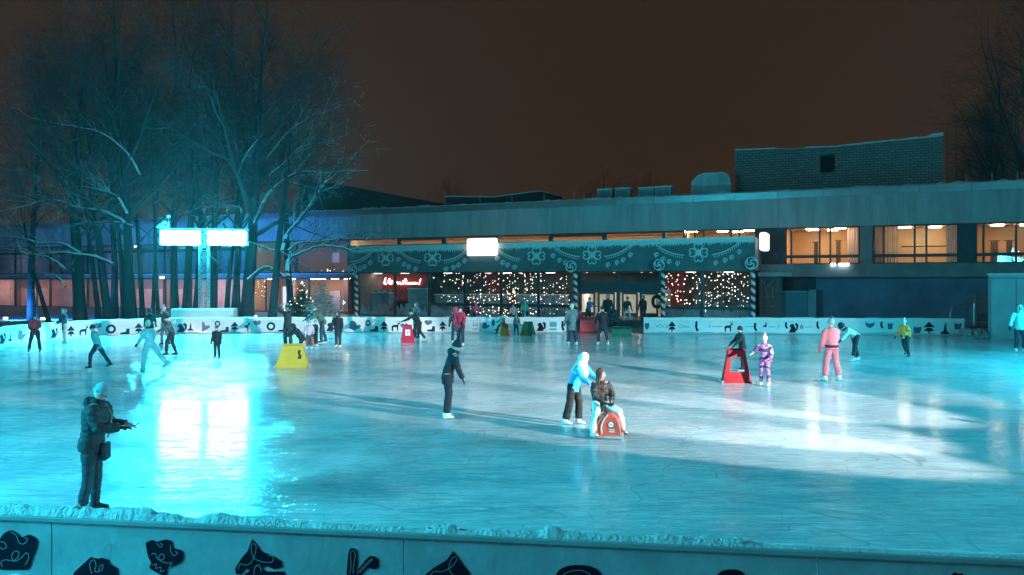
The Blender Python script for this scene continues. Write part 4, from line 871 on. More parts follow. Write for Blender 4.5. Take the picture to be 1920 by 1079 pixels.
# ventilation boxes
for (a, b, t0, lb) in ((1120, 1147, 354, 'snow topped ventilation box, leftmost of the rooftop row'), (1153, 1180, 352, 'snow topped ventilation box, second from the left of the rooftop row'), (1197, 1226, 351, 'snow topped ventilation box, third from the left of the rooftop row'), (1228, 1258, 349, 'snow topped ventilation box nearest the skylight hood')):
    d_ = -2; u0, u1, z0, z1 = rooftop(a, b, t0, 368, d_); vb = empty('ventilation_box', W(u0, ZT, d_), lb, 'ventilation box', 'ventilation boxes on the roof')
    m_ = MB(); fbox(m_, u0, u1, ZT-.02, z1-.1, d_-1, d_); m_.build('casing', mat('vent_sheet', (.26, .28, .3), .5, .2, 2, metal=.3), vb)
    m_ = MB(); [fbox(m_, u0+.12, u1-.12, ZT+.3+k*.1, ZT+.34+k*.1, d_+.003, d_+.03) for k in range(max(1, int((z1-ZT-.5)/.1)))]; m_.build('louvre', M_dark, vb)
    m_ = MB(); fbox(m_, u0-.05, u1+.05, z1-.097, z1, d_-1.05, d_+.05); bevel(m_.build('snow_cap', M_snow, vb), .04)
# low pitched roof lights and a far dark roof
d_ = -10; lr = empty('roof_lantern', W(fu(838, d_), ZT, d_), 'low kinked roof lantern edged with snow on the roof', 'roof lantern')
m_ = MB(); pts = [(835, 380), (835, 369), (925, 370), (1012, 359), (1028, 362), (1028, 380)]
m_.prism([fp(x, y, d_) for x, y in pts], -Nf*4); m_.build('lantern_wall', mat('lantern_sheet', (.05, .06, .07), .7, .2), lr)
m_ = MB(); ln = [(833, 367.5), (925, 368.5), (1012, 357), (1030, 361)]
for a, b in zip(ln, ln[1:]): m_.prism([fp(a[0], a[1]+2, d_+.1), fp(b[0], b[1]+2, d_+.1), fp(b[0], b[1], d_+.1), fp(a[0], a[1], d_+.1)], -Nf*4)
m_.build('snow_edge', M_snow, lr)
d_ = -24; m_ = MB(); m_.prism([fp(x, y, d_) for x, y in ((560, 410), (560, 336), (640, 347), (830, 382), (830, 410))], -Nf*10)
tag(m_.build('sloping_hall', mat('dark_cladding', (.05, .06, .07), .8, .2)), 'dark sloping roofed hall rising behind the left roof edge', 'hall')
# roof edge stakes
for i, px in enumerate((900, 960, 1020, 1076, 1095, 1320, 1812, 1860, 1908)):
    d_ = -1; m_ = MB(); p = fp(px, 360, d_); p.z = ZT; m_.tube([p, p+Vector((0, 0, .75))], .025, 5); m_.ball(p+Vector((0, 0, .77)), .035, 6, 4)
    tag(m_.build('roof_stake', M_steel), 'thin metal stake on the snowy roof edge', 'stake', 'stakes along the roof edge')
# hooped ladder right of the plant house
d_ = -6; ld = empty('roof_ladder', W(fu(1778, d_), ZT, d_), 'dark hooped access ladder beside the brick plant house', 'ladder')
u0, u1 = fu(1776, d_), fu(1793, d_); zt = fz(1780, 238, d_)
m_ = MB(); [m_.tube([W(u, ZT, d_), W(u, zt-.4, d_), W(u, zt, d_-.5)], .035, 5) for u in (u0, u1)]; m_.build('rail', M_dark, ld)
m_ = MB(); [m_.tube([W(u0, ZT+.3+k*.33, d_), W(u1, ZT+.3+k*.33, d_)], .025, 5) for k in range(12)]; m_.build('rung', M_dark, ld)

# ================================================================ ENTRANCE PAVILION
DC = 4.0; DG = 3.3
pav = empty('entrance_pavilion', W(uP0, 0, DG), 'glazed entrance pavilion under a printed teal canopy with icicle edge', 'pavilion')
ZC0, ZC1 = 3.86, 6.2
m_ = MB(); fbox(m_, uP0, uP1, ZC0, ZC1, .03, DC); m_.build('canopy', mat('canopy_cloth', (.15, .2, .21), .7, .3, .35), pav)
DP = DC+.012
M_pr = mat('canopy_print_pale', (.85, .9, .9), .6, .1, 3)
def cm(px, py): return fp(px, py, DP)
def rib(mb, pts, w):
    rb = ribbon2(pts, w)
    for (a, b), (c, d) in zip(rb, rb[1:]): mb.quad(cm(*a), cm(*b), cm(*d), cm(*c))
def top_y(px): return 463.0-(px-655)*20.0/760
# icicle edge: teeth of uneven length
m_ = MB(); r = random.Random(5); x = 655.0; 
while x < 1415:
    w = r.uniform(2.2, 4.5); x2 = min(x+w, 1415.5); k = r.uniform(3, 13) if r.random() > .3 else r.uniform(9, 16)
    t0, t1 = top_y(x)+.3, top_y(x2)+.3
    m_.poly([cm(x, t0), cm(x, t0+9), cm((x+x2)/2, t0+9+k*.55), cm(x2, t1+9), cm(x2, t1)]); x = x2
m_.build('icicle_edge', M_pr, pav)
def heart(cx, cy, ang, s):
    pts = []
    for i in range(25):
        t = 2*PI*i/24; hx = 16*math.sin(t)**3/17; hy = (13*math.cos(t)-5*math.cos(2*t)-2*math.cos(3*t)-math.cos(4*t))/17
        hx, hy = hx*s*.78, (hy+1)*s*.92; pts.append((cx+hx*math.cos(ang)-hy*math.sin(ang), cy-(hx*math.sin(ang)+hy*math.cos(ang))))
    return pts
def spiral(cx, cy, r0, turns, a0=0): return [(cx+r0*(1-.8*i/20)*math.cos(a0+turns*2*PI*i/20), cy+r0*(1-.8*i/20)*math.sin(a0+turns*2*PI*i/20)) for i in range(21)]
for fx, fy, s in ((723, 484, 9.2), (811, 483.5, 9.6), (1005.5, 480.5, 10), (1110, 479, 10.4), (1309.5, 474, 10.8)):
    m_ = MB()
    for k in range(4):
        a = k*PI/2
        rib(m_, heart(fx, fy, a, s), 2.0)
        sx, sy = fx-math.sin(a)*s*1.35, fy-math.cos(a)*s*1.35
        rib(m_, [(sx-2, sy), (sx+2, sy)], 1.6); rib(m_, [(fx, fy), (fx-math.sin(a)*s*.7, fy-math.cos(a)*s*.7)], 1.7)
    m_.build('flower_print', M_pr, pav)
arcs = [((658, 491), (680, 489), (697, 472), -1), ((748, 468), (765, 487), (790, 489.5), 1), ((830, 489), (857, 487), (874, 468), -1), ((933, 466), (950, 483), (976, 486), 1), ((1038, 461), (1057, 479), (1087, 481.5), 1), ((1133, 481), (1165, 478), (1186, 456), -1), ((1231, 459), (1252, 477), (1283, 479), 1), ((1335, 478), (1368, 473), (1391, 450), -1)]
for a, b, c, s in arcs:
    m_ = MB(); pts = [((1-t)**2*a[0]+2*t*(1-t)*b[0]+t*t*c[0], (1-t)**2*a[1]+2*t*(1-t)*b[1]+t*t*c[1]) for t in [i/14 for i in range(15)]]
    rib(m_, pts, 1.8)
    for i in range(1, 14): rib(m_, [(pts[i][0], pts[i][1]+.6), (pts[i][0], pts[i][1]+3.6)], .5); rib(m_, [(pts[i][0], pts[i][1]+3.5), (pts[i][0], pts[i][1]+5.6)], 1.8)
    for t in (.12, .38, .62, .86):
        i = t*14; p = pts[int(i)]; c_ = MB(); rib(c_, spiral(p[0]-s*3, p[1]+16, 4.8, 1.6, 1.5), 1.5); c_.build('curl_print', M_pr, pav)
    m_.build('garland_print', M_pr, pav)
# glass front: bays and doors
uD0, uD1 = fu(1085, DG), fu(1238, DG)
bx = [(672, 741), (741, 805), (805, 872), (872, 940), (940, 1010), (1010, 1084)]
bx2 = [(1239, 1316), (1316, 1409)]
M_mull = mat('mullion_metal', (.05, .065, .075), .45, .2, 3)
for a, b in bx+bx2:
    window(fu(a, DG)+.004, fu(b, DG)-.004, .06, ZC0-.004, DG, [], pav, 1.15 if a > 800 else None, .1, M_mull, name='glazed_bay')
# frosted snow film with a ragged top along the bottom of the bays
m_ = MB(); r = random.Random(8)
for a, b in [bx[0], bx[1], bx[2], bx2[0], bx2[1]]:
    x = a+3.0
    while x < b-3:
        x2 = min(x+r.uniform(2, 4.5), b-3); h = 574+r.uniform(-3, 8)+4*math.sin(x*.13); h2 = h+r.uniform(-4, 4)
        m_.poly([fp(x, 606, DG-.04), fp(x2, 606, DG-.04), fp(x2, h2, DG-.04), fp(x, h, DG-.04)]); x = x2
m_.build('snow_film', mat('frost_film', (.38, .42, .44), .8, .35, 2.5), pav)
# doors: two double leaves under a head panel
ZPL = .45; zd1 = fz(1160, 549, DG); zh = fz(1160, 537, DG)
m_ = MB(); fbox(m_, uD0+.003, uD1-.003, zd1, zh+.12, DG-.1, DG+.14); fbox(m_, uD0+.003, uD1-.003, zh+.124, zh+.2, DG-.1, DG+.3); m_.build('door_head', M_mull, pav)
window(uD0+.004, uD1-.004, zh+.204, ZC0-.004, DG, [fu(1160, DG)], pav, None, .1, M_mull, name='transom_window')
for a, b in ((1088, 1116), (1121, 1153), (1166, 1196), (1200, 1234)):
    u0, u1 = fu(a, DG), fu(b, DG); m_ = MB()
    for q in ((u0, u0+.13, ZPL, zd1-.004), (u1-.13, u1, ZPL, zd1-.004), (u0+.13, u1-.13, ZPL, ZPL+.25), (u0+.13, u1-.13, zd1-.12, zd1-.004)): fbox(m_, *q, DG-.05, DG+.05)
    do = m_.build('door', M_mull, pav); m_ = MB(); m_.quad(W(u0+.13, ZPL+.25, DG), W(u1-.13, ZPL+.25, DG), W(u1-.13, zd1-.12, DG), W(u0+.13, zd1-.12, DG)); m_.build('pane', M_glass, do)
    m_ = MB(); uh = u1-.2 if a in (1088, 1166) else u0+.2; m_.tube([W(uh, ZPL+.8, DG+.1), W(uh, ZPL+1.4, DG+.1)], .02, 6); m_.build('handle', M_steel, do)
m_ = MB(); [fbox(m_, fu(p, DG)-.14, fu(p, DG)+.14, ZPL, zd1-.004, DG-.08, DG+.09) for p in (1159.5,)]; m_.build('door_post', M_mull, pav)
# interior of the pavilion
M_int = emis('foyer_lamp', (1, .82, .62), 14)
pr_ = room(fu(672, DG), fu(1409, DG), .05, ZC0-.01, DG-.12, 6.5, (.22, .17, .15), [(fu(p, 0), 2.2) for p in (720, 770, 850, 960, 1040, 1300, 1370)], pav, floor=(.25, .22, .2), st=M_int, sz=(.7, .25))
er = room(fu(1086, DG), fu(1237, DG), ZPL, zd1+.2, DG-.3, 4.5, (.72, .68, .6), [(fu(1110, 0), 1.6), (fu(1140, 0), 1.6), (fu(1180, 0), 1.6), (fu(1215, 0), 1.6)], pav, floor=(.3, .28, .25), st=emis('lobby_lamp', (1, .88, .7), 48), sz=(.8, .3), name='lobby')
m_ = MB(); di = -.5; fbox(m_, fu(686, di), fu(803, di), 1.2, 3.8, di-.1, di); m_.build('red_wall_panel', mat('red_panel', (.42, .05, .045), .6, .2, 1), pav)
for px0, px1 in ((908, 940), (1246, 1282)):
    m_ = MB(); fbox(m_, fu(px0, di), fu(px1, di), .4, 3.8, di-.1, di); m_.build('red_wall_panel', mat('red_panel', (.42, .05, .045), .6, .2, 1), pav)
for (a, b, t0, d_, c) in ((765, 800, 541, 1.4, (.3, .45, .45)), (815, 868, 552, 1.6, (.35, .45, .45)), (696, 730, 549, 1.2, (.25, .3, .32)), (880, 1060, 552, 1.6, (.3, .36, .38))):
    cn = MB(); u0, u1 = fu(a, d_), fu(b, d_); zt = fz((a+b)/2, t0, d_); fbox(cn, u0, u1, .06, zt-.08, d_-.7, d_); co = cn.build('counter', mat('counter_%d' % a, c, .4, .35, 2.5), pav)
    cn = MB(); fbox(cn, u0-.06, u1+.06, zt-.077, zt, d_-.75, d_+.05); bevel(cn.build('counter_top', M_white, co), .015)
    cn = MB(); r = random.Random(a)
    for k in range(10): u = r.uniform(u0+.1, u1-.2); fbox(cn, u, u+r.uniform(.1, .3), zt+.002, zt+r.uniform(.1, .35), d_-.6, d_-.3)
    cn.build('counter_goods', mat('goods', (.25, .2, .18), .5, .6, 6), co)
# neon lettering on the red panel
M_neon = emis('neon_tube', (1, .6, .52), 7)
def neonp(x, y): return fp(660+x/9.6, 500+y/9.6, -.42)
strokes = [[(590, 318), (575, 300), (590, 240), (606, 205), (600, 240), (590, 300), (602, 320), (625, 305)], [(650, 300), (655, 250), (682, 215), (668, 280), (682, 316), (712, 308), (727, 280), (714, 252), (700, 290), (720, 318)], [(776, 215), (770, 280), (782, 322), (800, 290), (820, 285), (830, 320), (850, 288), (870, 290), (878, 324), (900, 308)], [(918, 320), (935, 262), (960, 225), (975, 232)], [(905, 268), (990, 252)], [(960, 230), (962, 320), (985, 285), (1000, 318)], [(1018, 290), (1005, 312), (1025, 320), (1032, 292), (1045, 318), (1062, 290), (1075, 320), (1095, 288), (1112, 320), (1140, 286), (1150, 318), (1180, 298), (1212, 325)], [(1236, 220), (1218, 285)], [(1213, 305), (1211, 318)]]
m_ = MB()
for st in strokes: m_.tube([neonp(x, y) for x, y in sm(st, 4)], .035, 6)
m_.build('neon_lettering', M_neon, pav)
# candy striped poles with lollipops
M_cd = mat('candy_dark', (.03, .04, .07), .5, .2)
def candy(px, base_py, lx, ly, lr, label):
    d_ = DC+.15; u = fu(px, d_); zb = 0.0; zt = ZC0-.05
    t = empty('candy_pole', W(u, zb, d_), label, 'candy pole', 'candy poles along the canopy')
    mb = MB(); n = 14; rr_ = .16; rows = 90
    vs = []; 
    for i in range(rows+1):
        for k in range(n):
            a = 2*PI*k/n; vs.append(W(u, zb+(zt-zb)*i/rows, d_)+U*(math.cos(a)*rr_)+Nf*(math.sin(a)*rr_))
    mb.add(vs, [(i*n+k, i*n+(k+1) % n, (i+1)*n+(k+1) % n, (i+1)*n+k) for i in range(rows) for k in range(n)])
    mb.m = [1 if ((k/n*1.0-(i/rows)*7.0) % 1.0) < .5 else 0 for i in range(rows) for k in range(n)]
    mb.build('pole', [M_white, M_cd], t, smooth=True)
    c = fp(lx, ly, d_+.2); rad = lr/F*fY(lx, d_+.2); mb = MB()
    ring = [c+U*(rad*math.cos(2*PI*i/20))+ZV*(rad*math.sin(2*PI*i/20)) for i in range(20)]; mb.prism(ring, Nf*.08); lo = mb.build('lollipop', M_cd, t)
    mb = MB()
    for k in range(3):
        pts = []
        for i in range(19):
            a = k*2*PI/3+i*.17; q = rad*(1.0-.055*i); pts.append(c+U*(q*math.cos(a))+ZV*(q*math.sin(a))+Nf*.1)
        mb.tube(pts, [rad*.13]*19, 6)
    mb.tube([c+U*(rad*math.cos(2*PI*i/20))+ZV*(rad*math.sin(2*PI*i/20))+Nf*.06 for i in range(21)], rad*.12, 6, cap=False)
    mb.build('swirl', M_pr, lo, smooth=True)
candy(668, 592, 662, 506, 9, 'candy striped pole at the left end of the canopy beside the warm hall')
candy(1079, 590, 1071, 500, 10, 'candy striped pole left of the entrance doors')
candy(1243, 590, 1236, 497, 10, 'candy striped pole right of the entrance doors')
candy(1412, 590, 1409, 494, 11, 'candy striped pole at the right end of the canopy')
# illuminated blank sign boxes
M_sign = emis('sign_face', (1, .93, .9), 1.5)
def sign(u0, u1, z0, z1, d0, d1, label):
    mb = MB(); fbox(mb, u0, u1, z0, z1, d0, d1); o = mb.build('sign_box', M_sign); bevel(o, .16, 4); return tag(o, label, 'sign', 'lit signs on the canopy')
sign(fu(875, 4.3), fu(932, 4.3), fz(903, 480, 4.3), fz(903, 447, 4.3), 4.03, 4.4, 'glowing white rounded sign box on the front of the canopy')
sign(uP1+.25, uP1+.8, fz(1430, 471, 3), fz(1430, 437, 3), 2.2, 3.9, 'glowing white sign box seen edge on at the canopy right end')
# curtains of warm fairy lights
M_bulb = emis('fairy_bulb', (1, .78, .55), 11); M_wire = mat('fairy_wire', (.05, .04, .04), .6, .2)
def lights(a, b, t0, b0, cnt, d_, label, seed):
    r = random.Random(seed); t = empty('fairy_light_curtain', fp(a, t0, d_), label, 'fairy lights', 'fairy light curtains behind the glass')
    wb = MB(); bb = MB(); n = max(4, int((b-a)/5.5))
    for i in range(n):
        x = a+(b-a)*(i+.5)/n+r.uniform(-1, 1); u = fu(x, d_); z1 = fz(x, t0, d_); z0 = fz(x, b0+r.uniform(-8, 4), d_); m = max(5, int((z1-z0)/.2))
        pts = [W(u+r.uniform(-.02, .02), z1+(z0-z1)*k/m, d_) for k in range(m+1)]; wb.tube(pts, .006, 3)
        for p in pts:
            if r.random() < cnt*.5: bb.ball(p+Vector((r.uniform(-.05, .05), 0, r.uniform(-.1, .1))), r.choice((.016, .02, .024, .034)), 5, 4)
    wb.build('wire', M_wire, t); bb.build('bulb', M_bulb, t)
lights(812, 870, 512, 575, .45, DG-.35, 'sparse warm fairy lights hanging in the third glazed bay from the left', 1)
lights(874, 938, 510, 592, .75, DG-.35, 'dense warm fairy lights hanging behind the white sign box bay', 2)
lights(942, 1008, 510, 590, .8, DG-.35, 'warm fairy lights hanging round the indoor fir tree', 3)
lights(1012, 1070, 509, 590, .45, DG-.35, 'sparse warm fairy lights left of the entrance doors', 4)
lights(1246, 1314, 506, 590, .8, DG-.35, 'warm fairy lights hanging just right of the entrance doors', 5)
lights(1320, 1404, 505, 590, .95, DG-.35, 'dense warm fairy lights in the last bay at the canopy right end', 6)
lights(600, 652, 505, 522, .9, -.6, 'short pinkish garland sparkling above the snowy fir in the warm hall', 7)
lights(470, 500, 528, 560, .5, -1.2, 'few warm fairy lights at the left end of the warm hall', 8)
# red-white lit swags at the head of the glass
M_swag = emis('swag_glow', (1, .62, .56), 3.2)
for i, (a, b, lb) in enumerate(((895, 935, 'left of the indoor tree'), (965, 985, 'over the indoor tree'), (1092, 1108, 'over the left door'), (1142, 1160, 'over the middle door post'), (1194, 1212, 'over the right door'), (1211, 1229, 'at the right door jamb'), (1330, 1360, 'in the last glazed bay'))):
    m_ = MB(); pts = [fp(a+(b-a)*k/8, 505.5+5.5*math.sin(PI*k/8)-(a-1000)*.006, DG-.3) for k in range(9)]; m_.tube(pts, [.05+.03*math.sin(PI*k/8) for k in range(9)], 6)
    tag(m_.build('lit_swag', M_swag), 'glowing pinkish swag hung at the glass head '+lb, 'swag', 'lit swags at the head of the glass')
# raised step in front of the doors
m_ = MB(); u0, u1 = fu(1066, DG), fu(1240, DG)
fbox(m_, u0, u1, 0, .15, DG+.1, 9.6); fbox(m_, u0, u1, .153, .3, DG+.1, 9.2); fbox(m_, u0, u1, .303, .447, DG+.1, 8.8)
tag(m_.build('entrance_steps', mat('dark_steps', (.07, .08, .09), .7, .3, 2)), 'dark entrance steps in front of the glass doors', 'steps')
m_ = MB(); fbox(m_, uD0+.2, uD1-.2, .15, .4, DG+.15, DG+.2)
# ---- things right of the pavilion
d_ = .6; kz = fz(1500, 548, d_); m_ = MB(); u0, u1 = fu(1463, d_), fu(1530, d_)
kb = empty('ticket_booth', W(u0, 0, d_), 'plain blue booth box below the small yellow window', 'booth')
fbox(m_, u0, u1-.6, 0, kz, d_-1.6, d_); m_.build('body', mat('booth_blue', (.1, .22, .3), .6, .15, 1), kb)
m_ = MB(); m_.prism([W(u1-.597, 0, d_-.2), W(u1, 0, d_-.2), W(u1, kz+.15, d_-.2), W(u1-.4, kz+.15, d_-.2), W(u1-.597, kz-.05, d_-.2)], -Nf*1.2); m_.build('side_screen', mat('booth_screen', (.22, .32, .38), .5, .15, 1), kb)
m_ = MB(); fbox(m_, u0-.03, u1-.57, kz+.003, kz+.06, d_-1.62, d_+.04); bevel(m_.build('snow_cap', M_snow, kb), .02)
yw = room(fu(1474, -1.25), fu(1512, -1.25), fz(1490, 553, -1.25), fz(1490, 527, -1.25), -1.28, .9, (.75, .6, .2), [(fu(1490, -1.2), .4)], bld, st=emis('yellow_room_lamp', (1, .75, .28), 9), sz=(.6, .2))
window(fu(1473, -1.2), fu(1513, -1.2), fz(1490, 553, -1.2), fz(1490, 527, -1.2), -1.24, [], bld, None, .05)
# dark decorated shutter panel next to the last candy pole
d_ = 1.5; u0, u1 = fu(1424, d_), fu(1466, d_); pz = fz(1445, 519, d_)
sp_ = empty('shutter_panel', W(u0, 0, d_), 'dark grey panel with drawn garlands right of the canopy', 'panel'); m_ = MB(); fbox(m_, u0, u1, 0, pz, d_-.12, d_); m_.build('board', mat('panel_grey', (.09, .09, .095), .7, .25, 1.5), sp_)
m_ = MB(); fbox(m_, u0-.1, u1+.7, pz+.003, pz+.3, d_-.3, d_+.3); bevel(m_.build('lintel', mat('panel_lintel', (.3, .34, .37), .6, .15), sp_), .03)
m_ = MB()
for ln in ([(1428, 525), (1436, 538), (1444, 533), (1452, 524)], [(1434, 524), (1434, 545)], [(1458, 524), (1457, 548)], [(1437, 540), (1437, 560)], [(1449, 540), (1449, 560)], [(1434, 557), (1440, 557)], [(1446, 557), (1452, 557)], [(1435, 575), (1440, 575)], [(1446, 575), (1452, 575)]):
    rb = ribbon2(ln, 1.0)
    for (a, b), (c, d) in zip(rb, rb[1:]): m_.quad(fp(*a, d_+.01), fp(*b, d_+.01), fp(*d, d_+.01), fp(*c, d_+.01))
m_.build('garland_drawing', mat('panel_line', (.3, .28, .25), .7, .1), sp_)
# teal cabin at the right edge, with a utility box, handrail and snow heap before the wall
cx0 = GR(1856, 636); cb = empty('site_cabin', cx0, 'tall pale teal cabin at the right edge behind the mint jacket', 'cabin')
cw = Vector((.865, -.5, 0)); cn_ = Vector((-.5, -.865, 0)); hz_ = CH+(HZ-516)/F*cx0.y
def cbx(mb, a, b, z0, z1, e0, e1): mb.box((a, e0, z0), (b, e1, z1), lambda x, y, z: cx0+cw*x+cn_*y+ZV*z)
m_ = MB(); cbx(m_, 0, 7, 0, hz_, -3, 0); m_.build('wall', mat('cabin_teal', (.36, .5, .54), .5, .16, .8, .1, 5), cb)
m_ = MB(); [cbx(m_, .02+k*1.15, .06+k*1.15, .05, hz_-.25, .002, .018) for k in range(7)]; cbx(m_, 0, 7, hz_-.2, hz_-.15, .002, .03); m_.build('panel_seam', mat('seam', (.15, .2, .22), .6, .1), cb)
m_ = MB(); cbx(m_, -.06, 7.05, hz_+.003, hz_+.1, -3.05, .06); bevel(m_.build('roof_edge', M_snow, cb), .03)
m_ = MB(); cbx(m_, 3.1, 4.1, .05, 2.2, .02, .05); dr = m_.build('door', mat('cabin_door', (.22, .3, .33), .5, .1), cb)
p = GR(1828, 616); w_ = 30/F*p.y; ub_ = empty('utility_cabinet', p, 'grey rounded utility cabinet between dark wall and teal cabin', 'cabinet'); m_ = MB(); m_.box((p.x, p.y, 0), (p.x+w_, p.y+.8, CH+(HZ-551)/F*p.y)); bevel(m_.build('body', mat('cabinet_grey', (.2, .23, .28), .6, .15), ub_), .1, 3)
m_ = MB(); [m_.box((p.x+.15, p.y-.015, .5+k*.12), (p.x+w_-.15, p.y-.003, .55+k*.12)) for k in range(4)]; m_.build('vent_slot', M_dark, ub_)
m_ = MB(); Yh = p.y-.6; m_.tube([P(1782, 612, Yh), P(1782, 585, Yh), P(1786, 574, Yh), P(1800, 571, Yh), P(1828, 568.5, Yh)], .035, 7); m_.tube([P(1826, 612, Yh), P(1826, 569, Yh)], .035, 7)
tag(m_.build('handrail', M_steel), 'thin curved metal handrail beside the grey cabinet', 'handrail')
m_ = MB(); r = random.Random(12)
for i in range(60):
    q = P(r.uniform(1808, 1850), r.uniform(612, 628), 42.5+r.uniform(-.8, 1.5)); q.z = r.uniform(0, .3); m_.ball(q, (r.uniform(.12, .4), r.uniform(.12, .4), r.uniform(.08, .25)), 7, 5)
tag(m_.build('snow_heap', mat('dirty_snow', (.3, .32, .34), .9, .4, 3, 1, 20), smooth=True), 'lumpy heap of cleared grey snow beyond the right end of the boards', 'snow heap')
# ================================================================ TREES
M_bark = snowy('bark_snow', (.018, .018, .022), (.55, .58, .6), .6, .9, scale=.9, amt=.6)
M_twig = snowy('twig_snow', (.04, .04, .046), (.42, .45, .48), .5, .85, scale=1.2, amt=.5)
M_limb = snowy('limb_snow', (.03, .03, .035), (.8, .81, .83), .0, .25, scale=2.0, amt=.5)
def rv(r): return Vector((r.gauss(0, 1), r.gauss(0, 1), r.gauss(0, 1))).normalized()
def branch(mb, r, p, d, rad, ln, lev, up, nseg, kids):
    pts = [p]; rads = [rad]; dirs = [d]
    for i in range(nseg):
        d = (d+rv(r)*(.22 if lev else .1)+Vector((0, 0, up))).normalized(); p = p+d*(ln/nseg); pts.append(p); rads.append(max(rad*(1-.78*(i+1)/nseg), .006)); dirs.append(d)
    mb.tube(pts, rads, 3 if lev >= 2 else 5, cap=False)
    if lev >= len(kids): return
    k = kids[lev]
    for i in range(k):
        t = (i+.6+r.uniform(-.3, .3))/k; t = .22+.78*max(0, min(t, 1)); j = min(int(t*nseg), nseg-1); q = pts[j].lerp(pts[j+1], t*nseg-j)
        side = rv(r); side = (side-dirs[j]*side.dot(dirs[j])).normalized()
        nd = (dirs[j]*r.uniform(.5, .95)+side*r.uniform(.55, .95)).normalized()
        branch(mb, r, q, nd, max(rads[j]*.5, .008), ln*(.62 if lev == 0 else .55)*r.uniform(.6, 1.1)*(1.15-.5*t), lev+1, up*.6, max(2, nseg-1 if lev < 1 else 2), kids)
def tree(px, Y, rad, H, label, seed, lean=(0, 0), clear=5.5, kids=(7, 6, 4), spread=.45, group='bare trees behind the left boards', nprim=11, name='bare_tree', mats=None, limbs=(), crook=.05):
    r = random.Random(seed); X = (px-CX)/F*Y; base = Vector((X, Y, -.05)); root = empty(name, base, label, 'tree', group)
    tb = MB(); n = 9; pts = []; p = base; d = Vector((lean[0], lean[1], 1)).normalized(); rads = []
    for i in range(n+1):
        pts.append(p); f = i/n; rads.append(rad*(1.25 if i == 0 else 1)*(1-.8*f)+.01); d = (d+rv(r)*crook+Vector((0, 0, .03))).normalized(); p = p+d*(H*.8/n)
    tb.tube(pts, rads, 8); tb.build('trunk', (mats or (M_bark, M_twig))[0], root, smooth=True)
    cb = MB()
    for i in range(nprim):
        t = (i+.5)/nprim; z = clear/(H*.8); t = z+(1-z)*t; j = min(int(t*n), n-1); q = pts[j].lerp(pts[j+1], t*n-j)
        a = r.uniform(0, 2*PI); nd = Vector((math.cos(a)*spread*1.7, math.sin(a)*spread, 1.0*(.35+.75*t))).normalized()
        branch(cb, r, q, nd, rads[j]*.5, H*.42*(1.2-.6*t)*r.uniform(.75, 1.15), 0, .06, 5, kids)
    branch(cb, r, pts[-1], d, rads[-1], H*.22, 0, .08, 4, kids)
    cb.build('crown', (mats or (M_bark, M_twig))[1], root)
    if limbs:
        lb = MB()
        for ln, r0, r1, tw in limbs:
            q = [P(x, y, Y-.6+.25*k/len(ln)) for k, (x, y) in enumerate(sm(ln, 4))]
            m = len(q); q = [v+Vector((0, r.uniform(-.04, .04), r.uniform(-.03, .03))) for v in q]
            lb.tube(q, [r0+(r1-r0)*k/(m-1) for k in range(m)], 8)
            for k in range(int(tw*1.6)):
                j = r.randrange(m//4, m-1); dd = (q[j+1]-q[j]).normalized(); nd = (dd+rv(r)*.7+Vector((0, 0, .15))).normalized(); branch(lb, r, q[j], nd, r1*.7+.008, r.uniform(1.2, 3.0), 0, .03, 4, (4, 3))
        lb.build('snowy_limb', M_limb, root, smooth=False)
    return root
